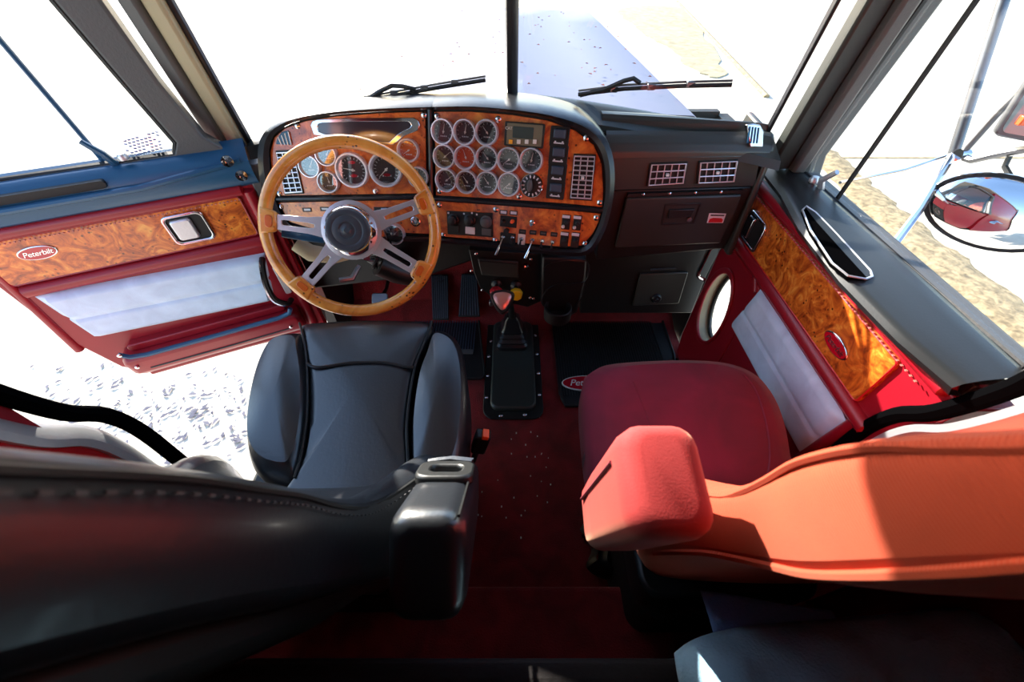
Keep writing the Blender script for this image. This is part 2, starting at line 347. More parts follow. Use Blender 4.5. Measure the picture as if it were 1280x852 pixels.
# side walls behind the doors (y < .33) and door surrounds
for sgn, nm in ((-1, 'left'), (1, 'right')):
    x = sgn * .765
    mb = MB().box((x, -.40, -.47), (.05, 1.46, 1.75))
    struct('wall_' + nm, mb, 'red', smooth=False)
    # rubber seal around the rear of the opening
    pts = [(.25, .36), (.30, .1), (.318, -.2), (.325, -.4), (.335, -.47), (.362, -.56), (.395, -.62), (.41, -.7), (.41, -.85), (.41, -1.24), (.5, -1.3), (.9, -1.3), (1.1, -1.3)]
    P = smooth_loop([V(sgn * (.735 if sgn < 0 else .694), y, z) for y, z in pts], 5, False)
    ob('trim_5' if sgn < 0 else 'trim_6', MB().tube(P, .014, 8), 'pit', kind='structure')
    P2 = [p + V(sgn * .012, -.042, 0) for p in P]
    ob('trim_7' if sgn < 0 else 'trim_8', MB().tube(P2, .014, 8, flat=1.8), 'brushed', kind='structure')
    # shut line panel under the seal
    struct('trim_9' if sgn < 0 else 'trim_10', MB().prism(Fr((sgn * (.75 if sgn < 0 else .725), 0, 0), (0, 1, 0), (0, 0, 1), (-sgn, 0, 0)), [(.20, -1.3), (.375, -1.3), (.375, -.72), (.345, -.62), (.30, -.52), (.285, -.35), (.28, .4), (.20, .4)], -.01, .012), 'redpaint')

# front side sheet metal below dash
for sgn, nm in ((-1, 'trim_11'), (1, 'trim_12')):
    struct(nm, MB().box((sgn * .765, 1.41, -.91), (.04, .38, .82)), 'dark', smooth=False)
# steps of aluminium along the open driver door sill
mb = MB()
for i, (xx, zz) in enumerate(((-.70, -1.285), (-.735, -1.30), (-.775, -1.33), (-.81, -1.345))): mb.box((xx, .75, zz), (.022, .82, .02))
ob('trim_13', mb, 'brushed', kind='structure', bev=.003)
struct('trim_14', MB().box((-.79, .75, -1.42), (.14, .84, .12)), 'steel', smooth=False)
struct('trim_15', MB().box((.76, .75, -1.30), (.05, .84, .06)), 'dark', smooth=False)

# ================================================================ WINDSCREEN, PILLARS
# base line of each pane and the rake
def wbase(t): return V(t * .665, 1.235 - .165 * t ** 1.3, -.335 - .055 * t ** 1.5) if t >= 0 else V(t * .735, 1.235 - .055 * (-t) ** 1.3, -.335 - .095 * (-t) ** 1.5)
def wtop(t): return wbase(t) + V(-t * .035, -.145, .495 + .055 * abs(t) ** 1.5)
for i, sg in ((1, -1), (2, 1)):
    g = grid(lambda a, b: wbase(sg * (.02 + .98 * a)).lerp(wtop(sg * (.02 + .98 * a)), b), 12, 6)
    o = struct('window_%d' % i, g, 'glass'); m_ = o.modifiers.new('solid', 'SOLIDIFY'); m_.thickness = .005
ob('trim_16', MB().tube([wbase(0) + V(0, -.005, -.03), wtop(0) + V(0, -.005, 0)], .0175, 8, flat=.8), 'rim', kind='structure')
ob('trim_17', MB().tube([wbase(0) + V(0, .01, -.03), wtop(0) + V(0, .01, 0)], .0195, 4, flat=1.0), 'greytrim', kind='structure')
# header over the glass
struct('trim_18', MB().loft([[wtop(t) + V(0, .03, -.01), wtop(t) + V(0, -.05, -.01), wtop(t) + V(0, -.09, .34), wtop(t) + V(0, .05, .34)] for t in (-1.25, -1, -.6, -.2, 0, .2, .6, 1, 1.25)]), 'cab')
# A pillars: rubber edge, beige / grey liner, outer post
for sgn, i, mm in ((-1, 19, 'beige'), (1, 23, 'greytrim')):
    b0 = V(sgn * .672, 1.055, -.40) * (1.10 if sgn < 0 else 1); t0 = V(sgn * .640, .92, .14) * (1.10 if sgn < 0 else 1); up = (t0 - b0)
    b0 = b0 - up * .12; t0 = t0 + up * .5
    def bar(name, dx, dy, wx, wy, m_):
        fr = lambda p: [p + V(sgn * (dx - wx / 2), dy - wy / 2, 0), p + V(sgn * (dx + wx / 2), dy - wy / 2, 0), p + V(sgn * (dx + wx / 2), dy + wy / 2, 0), p + V(sgn * (dx - wx / 2), dy + wy / 2, 0)]
        ob(name, MB().loft([fr(b0.lerp(t0, k / 4)) for k in range(5)]), m_, kind='structure', bev=.007)
    if sgn < 0:
        bar('trim_%d' % i, -.004, .012, .012, .022, 'rim')
        bar('trim_%d' % (i + 1), .020, .0, .040, .035, 'beige')
        bar('trim_%d' % (i + 2), .060, -.01, .036, .04, 'greytrim')
    else:
        bar('trim_%d' % i, -.030, .02, .008, .02, 'rim')
        bar('trim_%d' % (i + 1), .030, .0, .050, .04, 'vinyl_black')
        bar('trim_%d' % (i + 2), .070, -.02, .034, .045, 'greytrim')

# ================================================================ DOORS
TH = R(-65)
LD = Fr((-.70, 1.08, 0), (math.sin(TH), -math.cos(TH), 0), (0, 0, 1), (math.cos(TH), math.sin(TH), 0))
RD = Fr((.70, 1.10, 0), (0, -1, 0), (0, 0, 1), (-1, 0, 0))
LT = Fr(LD.p(0, 0), -LD.a, LD.b, LD.n)        # right-handed copies for lettering
RT = RD
def strip_round(fr, pts, h0, h1): return MB().prism(fr, pts, h0, h1)
def door(fr, k, left):
    nm = 'door_%d' % k
    root = link(nm, None, None, Matrix.Translation(fr.p(0, 0, -.03) + V(0, 0, -1.1)), kind='structure', label='open driver door in red vinyl and burl wood, swung out at left' if left else 'closed passenger door in red vinyl and burl wood at right')
    # pressed shell (exterior metal)
    if left:
        shell = [(.0, -1.08), (.56, -1.06), (.62, -1.0), (.665, -.85), (.68, -.5), (0, -.5)]
    else:
        shell = [(.0, -1.26), (.60, -1.26), (.68, -1.2), (.74, -1.0), (.76, -.55), (.76, -.52), (0, -.5)]
    hw = [(.155 + .0, -.0)]
    if left:
        ob('door_shell', MB().prism(fr, shell, -.10, -.005), 'redpaint', root, bev=.008)
        ob('door_card', MB().prism(fr, insetp(shell, .006), -.005, .006), 'red', root, bev=.005)
    else:
        # card with the lower peep window cut through: upper panel, and a ring round the opening
        oc = (.062, -.925)
        hole = ell(oc[0] + .02, oc[1], .085, .145, 28)
        outer = []
        for u, v in hole:
            du, dv = u - oc[0] - .02, v - oc[1]; s_ = 1e9
            for lim, c_ in ((.155, du), (-.115, du)): 
                if c_ * lim > 0: s_ = min(s_, lim / c_)
            for lim, c_ in ((.205, dv), (-.34, dv)):
                if c_ * lim > 0: s_ = min(s_, lim / c_)
            outer.append((oc[0] + .02 + du * s_, oc[1] + dv * s_))
        ob('door_card', MB().plate(fr, outer, hole, -.005, .008), 'red', root, bev=.004)
        ob('door_shell', MB().plate(fr, outer, hole, -.045, -.006), 'dark', root)
        ob('door_card', MB().prism(fr, [(.237, -1.265), (.62, -1.26), (.68, -1.2), (.72, -1.0), (.745, -.66), (.76, -.52), (.237, -.5)], -.08, .006), 'red', root, bev=.004)
        ob('door_card', MB().prism(fr, [(-.033, -.72), (.237, -.72), (.237, -.5), (-.033, -.5)], -.08, .006), 'red', root, bev=.004)
        ob('window_surround', MB().plate(fr, ell(oc[0] + .02, oc[1], .094, .155, 28), ell(oc[0] + .025, oc[1], .078, .137, 28), .006, .016), 'red', root, bev=.004)
        ob('window_gasket', MB().plate(fr, ell(oc[0] + .02, oc[1], .083, .143, 28), ell(oc[0] + .024, oc[1], .073, .133, 28), -.036, -.026), 'dark', root, bev=.004)
        ob('window_liner', MB().loft([[fr.p(*p, h) for p in ell(oc[0] + .02, oc[1], .084, .144, 28)] for h in (-.036, .004)], caps=False), 'beige', root)
        ob('window_pane', MB().prism(fr, ell(oc[0] + .03, oc[1], .075, .135, 28), -.034, -.031), 'glass', root)
    # rolled red mouldings
    L0, L1 = (.045, .68) if left else (-.01, .74)
    def roll(u0, v0, u1, v1, r, h=.008, m_='red', name='moulding'):
        ob(name, MB().tube([fr.p(u0 + (u1 - u0) * t, v0 + (v1 - v0) * t, h) for t in (0, .01, .25, .5, .75, .99, 1)], [r * .4, r, r, r, r, r, r * .4], 10, flat=1), m_, root)
    roll(L0, -.520, L1 + (-.01), -.520, .016, .006)
    roll(L0, -.689 if not left else -.676, L1 - .04, -.689 if not left else -.676, .018, .006)
    if left:
        roll(.035, -.52, .04, -1.04, .017, .006); roll(.64, -.52, .66, -.9, .012, .002)
        roll(.08, -1.042, .56, -1.04, .014, .01)
    else:
        pass
        for tt in range(2): roll(.185 + tt * .005, -.71, .22, -.74, .008, .004)
        roll(.67, -.70, .64, -1.0, .014, .004)
    # stitched piping
    st_ = MB()
    for i in range(60):
        u = L0 + .02 + i * (L1 - L0 - .06) / 60; st_.box(fr.p(u, -.5405, .0225 - .004), (.004, .004, .0015))
    ob('stitching', st_, 'pink', root, kind='stuff')
    # burl inlay
    wp = rrect(.062 if left else .012, -.655 if left else -.672, .645, -.545 if not left else -.532, .012)
    ob('wood_inlay', MB().prism(fr, wp, .004, .0125), 'wood_b', root, bev=.002)
    ob('inlay_edge', MB().tube([fr.p(u, v, .011) for u, v in insetp(wp, -.0025)], .0026, 5, True), 'redk' if not left else 'red', root)
    # release handle in a chrome bezel
    hu, hv = (.213, -.592) if left else (.100, -.617)
    b_ = ob('release_bezel', MB().plate(fr, rrect(hu - .05, hv - .044, hu + .05, hv + .044, .016), rrect(hu - .042, hv - .036, hu + .042, hv + .036, .012), .012, .021), 'chrome', root, bev=.003)
    ob('handle_recess', MB().prism(fr, rrect(hu - .043, hv - .037, hu + .043, hv + .037, .01), .012, .0145), 'dark', b_)
    if left: ob('release_lever', MB().prism(fr, rrect(hu - .016, hv - .031, hu + .036, hv + .031, .008), .014, .024, .9), 'brushed', b_, bev=.003)
    else: ob('release_lever', MB().prism(fr, rrect(hu - .040, hv - .033, hu - .008, hv + .033, .006), .014, .024, .9), 'chrome', b_, bev=.003)
    # oval badge
    bu, bv = (.538, -.579) if left else (.528, -.626)
    tf = LT if left else RT; sg = -1 if left else 1
    bd = ob('oval_badge', MB().prism(fr, ell(bu, bv, .040, .0185, 28), .012, .0155), 'chrome', root, bev=.0015)
    ob('badge_enamel', MB().prism(fr, ell(bu, bv, .0365, .0155, 28), .0155, .0168), 'badge', bd)
    text('badge_lettering', 'Peterbilt', tf, sg * bu, bv, .019, 'chrome', bd, .0172, shear=.35, spacing=.92, label='chrome script lettering on red enamel')
    # silver padded insert
    pd = [(.085, -.715), (.64, -.665), (.62, -.84), (.60, -.862), (.112, -.90), (.098, -.89)] if left else [(.232, -.718), (.655, -.716), (.652, -.885), (.63, -.905), (.205, -.905), (.196, -.89)]
    if left: pd = [(.075, -.718), (.628, -.690), (.600, -.860), (.115, -.893)]
    def padz(pts, hh):
        n = 12; m2 = MB(); a, b, c, d = [V(*p, 0) for p in (pts[0], pts[1], pts[2], pts[-1])]
        def f(i, j):
            p = a.lerp(b, i).lerp(d.lerp(c, i), j); e = min(i, 1 - i) * 24; g = min(j, 1 - j) * 10
            h = hh * min(1, math.sqrt(min(1, e))) * min(1, math.sqrt(min(1, g))); h -= .006 * math.exp(-((j - .52) / .035) ** 2) * hh / .022
            return fr.p(p.x, p.y, .006 + h)
        return grid(f, 24, 30)
    ob('silver_pad', padz(pd, .022 if left else .013), 'silver', root)
    if left:
        # armrest ledge with map pocket
        rings = []
        for u in (.06, .075, .30, .53, .56, .575):
            e = 0 if .07 < u < .57 else .012
            rings.append([fr.p(u, -.925 - e, .004), fr.p(u, -.93 - e, .058 - e), fr.p(u, -.945 - e, .068 - e), fr.p(u, -1.0, .060 - e), fr.p(u, -1.03 + e, .03), fr.p(u, -1.045 + e, .004)])
        ob('armrest', MB().loft(rings), 'red', root, bev=.006)
        ob('pocket_mouth', MB().prism(fr, rrect(.095, -.928, .545, -.904, .01), .004, .034), 'red', root, bev=.003)
        ob('pocket_lip', MB().tube([fr.p(u, v, .062) for u, v in ((.075, -.905), (.085, -.922), (.12, -.930), (.3, -.932), (.50, -.932), (.54, -.925), (.56, -.905))], .0075, 8), 'skysheen', root)
        ob('armrest_groove', MB().tube([fr.p(.10, -.985, .0615), fr.p(.3, -.987, .0625), fr.p(.52, -.985, .0615)], .003, 6), 'plastic', root)
        for u, v in ((.10, -.975), (.555, -.905), (.545, -.965)): ob('screw', MB().lathe([(.006, 0), (.006, .004), (.003, .006)], 10, fr, u, v), 'chrome', root, Matrix.Translation(fr.n * .066))
        # grab handle
        G = smooth_loop([fr.p(.085, -.728, .02), fr.p(.092, -.742, .045), fr.p(.105, -.80, .052), fr.p(.105, -.86, .052), fr.p(.080, -.895, .045), fr.p(.066, -.90, .02)], 5, False)
        ob('grab_handle', MB().tube(G, .009, 8), 'plastic', root)
        ob('grab_handle_trim', MB().tube([p + fr.n * .006 + fr.a * .006 for p in G], .0045, 6), 'chrome', root)
        ob('catch_plate', MB().prism(fr, rrect(.052, -.87, .072, -.76, .006), .006, .03), 'brushed', root, bev=.003)
    else:
        G = smooth_loop([fr.p(-.020, -.735, .02), fr.p(-.022, -.75, .045), fr.p(-.022, -.80, .05), fr.p(-.022, -.865, .05), fr.p(-.02, -.885, .02)], 5, False)
        ob('grab_handle', MB().tube(G, .007, 8), 'chrome', root)
    # window ledge: black moulded top of the door
    if left:
        def led(i, j):
            u = -.0 + .78 * i
            prof = [(-.512, .006), (-.500, .02), (-.470, .030 - .012 * i), (-.445, .022), (-.430 + .01 * math.sin(i * 3), -.004), (-.418, -.03), (-.412, -.05), (-.44, -.07)]
            k_ = j * (len(prof) - 1); a = int(min(k_, len(prof) - 2)); f = k_ - a; z = prof[a][0] * (1 - f) + prof[a + 1][0] * f; h = prof[a][1] * (1 - f) + prof[a + 1][1] * f
            return fr.p(u, z, h)
        ob('window_ledge', grid(led, 16, 14), 'skysheen', root)
        ob('ledge_slot', MB().prism(fr, rrect(.31, -.452, .60, -.434, .009), .012, .027), 'dark', root)
        ob('ledge_rib', MB().tube([fr.p(.02, -.442, .018), fr.p(.25, -.462, .034), fr.p(.5, -.463, .034), fr.p(.76, -.46, .03)], .008, 8), 'skysheen', root)
    else:
        def led(i, j):
            u = -.02 + .76 * i
            KB = ((0, 0), (.2, .012), (.41, .045), (.66, .058), (.87, .050), (1, .03)); q = next(n for n in range(5) if i <= KB[n + 1][0] + 1e-6); bul = KB[q][1] + (KB[q + 1][1] - KB[q][1]) * (i - KB[q][0]) / (KB[q + 1][0] - KB[q][0])
            prof = [(-.512, .002), (-.508, .012 + bul * .5), (-.502, .0 + bul), (-.490, .006 + bul), (-.480, -.004 + bul), (-.472, -.01 + bul * .5), (-.462, -.05), (-.470, -.075), (-.485, -.105)]
            k_ = j * (len(prof) - 1); a = int(min(k_, len(prof) - 2)); f = k_ - a; z = prof[a][0] * (1 - f) + prof[a + 1][0] * f; h = prof[a][1] * (1 - f) + prof[a + 1][1] * f
            return fr.p(u, z, h)
        ob('window_ledge', grid(led, 24, 24), mat('ledge_black', (32, 36, 38), .36, bump=.04, scale=300), root)
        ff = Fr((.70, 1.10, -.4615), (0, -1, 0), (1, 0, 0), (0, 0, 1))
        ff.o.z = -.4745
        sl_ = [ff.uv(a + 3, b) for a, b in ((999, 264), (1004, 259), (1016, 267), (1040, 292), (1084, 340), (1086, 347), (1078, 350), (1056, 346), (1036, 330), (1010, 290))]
        ob('ledge_pocket', MB().prism(ff, sl_, -.006, .001), 'pit', root)  # flat black inlay; the shade inside the pocket is put into its colour
        ob('pocket_rim', MB().tube([ff.p(u, v, .003) for u, v in sl_], .0022, 6, True), 'brushed', root)
        ob('ledge_bracket', MB().box((.735, .40, -.52), (.055, .075, .06)), 'plastic', root, bev=.005)
        for yy in (.385, .425): ob('screw', MB().lathe([(.006, 0), (.006, .003), (.003, .005)], 10), 'chrome', root, Matrix.Translation((.722, yy, -.488)))
    # window frame with glass, divider and latch
    if left:
        qq = lambda px, py: fr.uv(px, py)
        fo = [(.03, -.44), (.078, -.39), (.107, -.265), (.126, -.12), (.165, .16), (.74, .16), (.74, -.44)]
        fi = [(.160, -.418), (.142, -.392), (.172, -.26), (.202, -.12), (.245, .12), (.70, .12), (.70, -.418)]
        zo = -.04
    else:
        fo = [(-.03, -.485), (-.02, -.42), (.105, .05), (.115, .16), (.76, .16), (.76, -.485)]
        fi = [(.060, -.472), (.045, -.43), (.150, .03), (.16, .12), (.72, .12), (.72, -.472)]
        zo = -.085
    ob('window_frame', MB().plate(fr, fo, fi, zo - .03, zo + .02), 'greytrim', root, bev=.006)
    ob('window_seal', MB().tube([fr.p(u, v, zo + .012) for u, v in fi], .008, 6, True), 'dark', root)
    ob('window_pane', MB().prism(fr, insetp(fi, -.004), zo - .006, zo - .002), 'glass', root)
    du = .33 if left else .19
    ob('window_divider', MB().tube([fr.p(*fr.uv(134, 207, zo), zo), fr.p(*fr.uv(0, 50, zo), zo), fr.p(*fr.uv(-40, 0, zo), zo)] if left else [fr.p(du, fi[0][1] - .01, zo + .0), fr.p(du + .045, .13, zo + .0)], .0055, 6), 'dark' if not left else 'skysheen', root)
    lu = fr.uv(140, 205)[0] if left else .15
    lt = ob('vent_latch', MB().tube([fr.p(lu, fi[0][1] + .0, zo + .02), fr.p(lu + .005, fi[0][1] + .03, zo + .035), fr.p(lu + .03, fi[0][1] + .06, zo + .03)], [.009, .008, .006], 8), 'brushed' if not left else 'skysheen', root, bev=0)
    ob('latch_knob', MB().lathe([(.011, 0), (.012, .008), (.008, .014)], 12), 'brushed', lt, Matrix.Translation(fr.p(lu - .025, fi[0][1] + .01, zo + .03)))
    if left:
        for u, v in ((.045, -.435), (.03, -.475)):
            ob('check_bolt', MB().lathe([(.014, 0), (.014, .004), (.006, .005), (.006, .001)], 16, fr, u, v), 'chrome', root, Matrix.Translation(fr.n * .028))
        # hinge hardware between door and pillar
        ob('hinge', MB().prism(fr, rrect(-.03, -.60, .02, -.46, .01), -.03, .01), 'steel', root, bev=.004)
        # printed sticker in the corner of the glass
        s_ = ob('window_sticker', MB().prism(fr, [fr.uv(a, b, zo) for a, b in ((152, 176), (195, 163), (207, 186), (160, 198))], zo - .002, zo - .001), glassmat('clear_sticker', .35), root)
        mm = MB()
        for r_ in range(6):
            for c_ in range(9):
                if random.random() < .75: mm.box(fr.p(*fr.uv(156 + c_ * 5 + r_ * 1.0, 176 - c_ * 1.4 + r_ * 4, zo), zo), (.006, .002, .003))
        ob('sticker_print', mm, 'blueink', s_, kind='stuff')
    return root
dl = door(LD, 1, True); dr = door(RD, 2, False)

# ================================================================ DASHBOARD
dash = thing('dashboard', 'burl wood and black dashboard with chrome gauges below the windscreen', 'dashboard', (0, 1.1, -.7))
e2 = V(0, .307, .952)
PL = Fr((-.2, 1.0524, -.544), (1, 0, 0), e2)
ca, sa = math.cos(R(12)), math.sin(R(12))
PR = Fr((-.2, 1.0524, -.544), (ca, -sa, 0), Quaternion((0, 0, 1), R(-12)) @ e2)
def U(fr, pts, h=0): return [fr.uv(px, py, h) for px, py in pts]
# binnacle: padded rim, swept back
lo = [(540, 130), (480, 132), (420, 136), (375, 143), (345, 153), (327, 170), (322, 195), (325, 225), (333, 260), (350, 290), (390, 300), (460, 301), (538, 302)]
li = [(539, 137), (480, 139), (422, 143), (382, 149), (356, 158), (340, 173), (336, 195), (338, 222), (344, 250), (360, 280), (395, 292), (460, 294), (539, 296)]
ro = [(540, 130), (590, 129), (640, 133), (690, 140), (733, 153), (757, 173), (767, 200), (768, 235), (762, 270), (752, 297), (735, 318), (700, 319), (620, 310), (538, 303)]
ri = [(541, 137), (590, 137), (640, 141), (685, 148), (722, 161), (745, 179), (755, 203), (757, 237), (753, 266), (744, 291), (730, 309), (700, 311), (620, 303), (541, 297)]
def rimpath(fr, pts, h): return [fr.p(*fr.uv(px, py, h), h) for px, py in pts]
def dense(p, k=3): return smooth_loop([V(a, b, 0) for a, b in p], k, False)
lo, li, ro, ri = [[(q.x, q.y) for q in dense(p)] for p in (lo, li, ro, ri)]
for fr, o_, i_ in ((PL, lo, li), (PR, ro, ri)):
    mo = [((a[0] + b[0]) / 2, (a[1] + b[1]) / 2) for a, b in zip(o_, i_)]
    r0 = rimpath(fr, i_, 0.0); r1 = [p for p in rimpath(fr, i_, .012)]; r2 = rimpath(fr, mo, .022); r3 = rimpath(fr, o_, .012)
    r4 = [p + V(0, .05, -.0) for p in r3]; r5 = [p + V(0, .16, -.012) for p in r3]
    ob('binnacle_rim', MB().loft([r0, r1, r2, r3, r4, r5], closed=False, caps=False), 'rim', dash)
# backing plate
ob('binnacle_back', MB().prism(PL, U(PL, li), -.03, -.004), 'dark', dash, smooth=False)
ob('binnacle_back', MB().prism(PR, U(PR, ri), -.03, -.004), 'dark', dash, smooth=False)
def quadsmooth(pts, r=0): return pts
wl_u = [(345, 244.5), (340, 215), (338, 190), (343, 172), (357, 160), (383, 151), (423, 145), (480, 141), (532, 139.5), (533, 241.5)]
wl_l = [(536, 249), (538, 292), (460, 289), (395, 287), (362, 277), (348, 253)]
wr_u = [(543, 139.5), (590, 139.5), (640, 143.5), (684, 150.5), (719, 163), (742, 181), (752, 204), (754, 236), (753, 258.5), (700, 253.5), (620, 248), (545, 244)]
wr_l = [(545, 251), (620, 255), (700, 261.5), (751, 267), (748, 278), (741, 292), (728, 306.5), (700, 308), (620, 300.5), (547, 295)]
for fr, p in ((PL, wl_u), (PL, wl_l), (PR, wr_u), (PR, wr_l)):
    ob('wood_panel', MB().prism(fr, U(fr, p), -.004, .0015), 'wood_a', dash, bev=.001)
# black dividers
def barpx(fr, a, b, r, h=.003, m_='rim', nm='divider'):
    ob(nm, MB().tube([fr.p(*fr.uv(*a), h), fr.p(*fr.uv((a[0] + b[0]) / 2, (a[1] + b[1]) / 2), h), fr.p(*fr.uv(*b), h)], r, 8), m_, dash)
barpx(PL, (343, 248.5), (538, 245.5), .0065); barpx(PR, (541, 247.5), (757, 263), .0065); barpx(PL, (537.5, 136), (540.5, 299), .0065)

# gauges: one prototype per face kind, then copies
def gauge_proto(r, face, needle_a, parent, mx, big=False, blank=False):
    g = ob('gauge', MB().lathe([(r * .86, 0), (r, .0), (r, .014), (r * .96, .019), (r * .88, .019), (r * .80, .012), (r * .78, .006), (r * .78, .004)], 28), 'satin', parent, mx)
    ob('gauge_face', MB().lathe([(r * .77, .002), (r * .77, .005)], 24), face, g, mx)
    tk = MB()
    for i in range(11 if not big else 17):
        a = R(225 - i * 270 / (10 if not big else 16)); q = Quaternion((0, 0, 1), a); tk.box(q @ V(r * .66, 0, .0054), (r * .13, r * .035, .0006), q)
    if not blank:
        for i in range(4): tk.box((-r * .22 + i * r * .15, -r * .34, .0054), (r * .10, r * .09, .0006))
    ob('tick_marks', tk, 'tick', g, mx)
    q = Quaternion((0, 0, 1), needle_a)
    ob('needle', MB().prism(Fr((0, 0, .0065), q @ V(1, 0, 0), q @ V(0, 1, 0)), [(-r * .15, -r * .035), (r * .6, -r * .012), (r * .6, r * .012), (-r * .15, r * .035)], 0, .0008).lathe([(r * .09, .0055), (r * .07, .0085)], 10), 'needle' if face != 'orangeface' else 'white', g, mx)
    ob('gauge_glass', MB().lathe([(r * .80, .0105), (r * .80, .0112)], 20), 'gaugeglass', g, mx)
    return g
kinds = []
def mxat(fr, px, py, h=.002, rot=0): u, v = fr.uv(px, py, h); return fr.m(u, v, h, rot)
small = [(555.2, 164.3), (582.3, 165), (609.4, 165.5), (557.3, 195.4), (582.9, 196.4), (609.8, 197.4), (636.7, 199.2), (664.7, 200.2), (559.5, 224.7), (584.5, 226.7), (610.4, 228), (637.1, 229.7)]
protos = {}
angs = [80, 85, 130, 40, 110, 150, 220, 60, 45, 120, 160, 200]
for i, (px, py) in enumerate(small):
    f = 'orangeface' if i in (4,) else 'gaugeface'
    key = (f, angs[i] // 60)
    if key not in protos: protos[key] = gauge_proto(.0305, f, R(angs[i]), dash, mxat(PR, px, py))
    else: dup_tree(protos[key], mxat(PR, px, py), dash)
for px, py, r, f, a in ((409.8, 192.8, .0285, 'gaugeface', 60), (389.2, 207.3, .0285, 'gaugeface', 60), (412.4, 226.7, .0285, 'gaugeface', 100), (511.2, 187.8, .0290, 'orangeface', 210), (523.5, 221, .0275, 'gaugeface', 90), (494, 291.5, .030, 'gaugeface', 40)):
    gauge_proto(r, f, R(a), dash, mxat(PL, px, py))
for px, py, a in ((441.7, 212.3, 168), (483.2, 211.7, 222)):
    g = gauge_proto(.0445, 'gaugeface', R(a), dash, mxat(PL, px, py), True)
    for dv in (-.014, .019): ob('dial_badge', MB().prism(XY, ell(.001, dv if a < 200 else -.013, .010, .004, 16), .0056, .0062), 'badge', g, mxat(PL, px, py))
# round selector dial
mx = mxat(PR, 665, 231.7)
sd = ob('selector_dial', MB().lathe([(.029, 0), (.029, .006), (.026, .008), (.001, .008)], 28), 'plastic', dash, mx)
tk = MB()
for i in range(14):
    q = Quaternion((0, 0, 1), i * math.pi / 7); tk.box(q @ V(.0225, 0, .0085), (.007, .0035, .0008), q)
ob('dial_marks', tk, 'tick', sd, mx); torus(tk2 := MB(), XY, 0, 0, .0285, .001, 28, 5, .007); ob('dial_ring', tk2, 'chrome', sd, mx)
ob('dial_pointer', MB().prism(XY, ell(-.004, .001, .007, .016, 16), .008, .020), 'greytrim', sd, mx, bev=.003)
# engine monitor module with screen and four buttons
def boxpx(name, fr, x0, y0, x1, y1, h0, h1, m_, parent, r=.002, bev=.001, **k):
    a = fr.uv(x0, y1, h0); b = fr.uv(x1, y0, h0); u0, v0, u1, v1 = min(a[0], b[0]), min(a[1], b[1]), max(a[0], b[0]), max(a[1], b[1])
    return ob(name, MB().prism(fr, rrect(u0, v0, u1, v1, r, 3), h0, h1), m_, parent, bev=bev, **k)
md = boxpx('monitor_bezel', PR, 631, 155, 682, 181.5, .001, .012, 'plastic', dash, .003)
boxpx('monitor_face', PR, 633, 156.5, 679, 180, .011, .0135, 'module', md, .002)
boxpx('screen', PR, 640.5, 159.5, 667.5, 172, .0135, .0145, 'lcd', md)
for i, m_ in enumerate(('amber', 'cream', 'cream', 'cream')): boxpx('push_button', PR, 636 + i * 10, 174.5, 641 + i * 10, 179.5, .0135, .017, m_, md, .001, label='amber button' if i == 0 else 'white button')
text('monitor_lettering', 'CAT', PR, PR.uv(636, 160.3, .014)[0], PR.uv(636, 160.3, .014)[1], .009, 'cream', md, .014)
# rocker switches
for i, (px, py) in enumerate(((699.6, 170.5), (698.2, 193.4), (696.6, 215.8), (694.6, 237.3))):
    mx = mxat(PR, px, py)
    if i == 0:
        rk = ob('rocker_switch', MB().prism(XY, rrect(-.0235, -.0225, .0235, .0225, .003, 3), 0, .004), 'plastic', dash, mx, bev=.001)
        ob('rocker', MB().prism(XY, rrect(-.016, -.005, .016, .017, .003, 3), .004, .012, .85), 'ribs', rk, mx, bev=.002)
        ob('switch_label', MB().box((0, -.0145, .0045), (.026, .003, .001)).box((-.009, -.0125, .0045), (.004, .005, .001)).box((.009, -.0125, .0045), (.004, .005, .001)), 'tick', rk, mx)
    else: dup_tree(rk, mx, dash)
# vents built from a frame and single vanes
def vent(fr, corners, nx, ny, name='air_vent', frame_m='satin', h=.003, parent=None, depth=.012):
    P = U(fr, corners, h)            # tl tr br bl
    a, b, c, d = [V(*p, 0) for p in P]
    g = lambda i, j: (a.lerp(b, i).lerp(d.lerp(c, i), j))
    cc = g(.5, .5); out = [cc + (p - cc) * 1.07 for p in (a, b, c, d)]
    v = ob(name, MB().plate(fr, [(p.x, p.y) for p in out], [(p.x, p.y) for p in (a, b, c, d)], 0, h + .003), 'plastic', parent, bev=.002)
    ob('vent_well', MB().prism(fr, [(p.x, p.y) for p in (a, b, c, d)], -.003, .0018), 'dark', v)
    inn = [cc + (p - cc) * .93 for p in (a, b, c, d)]
    ob('vent_frame', MB().plate(fr, [(p.x, p.y) for p in (a, b, c, d)], [(p.x, p.y) for p in inn], h, h + .005), frame_m, v, bev=.001)
    for i in range(1, nx): ob('vane', MB().tube([fr.p(*g(i / nx, .03).xy, h + .002), fr.p(*g(i / nx, .97).xy, h + .002)], .0016, 5), 'satin', v)
    for j in range(1, ny): ob('vane', MB().tube([fr.p(*g(.03, j / ny).xy, h + .0035), fr.p(*g(.97, j / ny).xy, h + .0035)], .0018, 5), 'satin', v)
    p = g(.5, .5); ob('vent_tab', MB().box(fr.p(p.x, p.y, h + .005), (.007, .007, .006)), 'white', v)
    return v
vent(PR, ((718, 194), (744, 195), (739, 249), (713, 247.5)), 3, 9, parent=dash)
vent(PL, ((346, 190), (367, 189), (379, 240), (357, 241.5)), 3, 8, parent=dash)
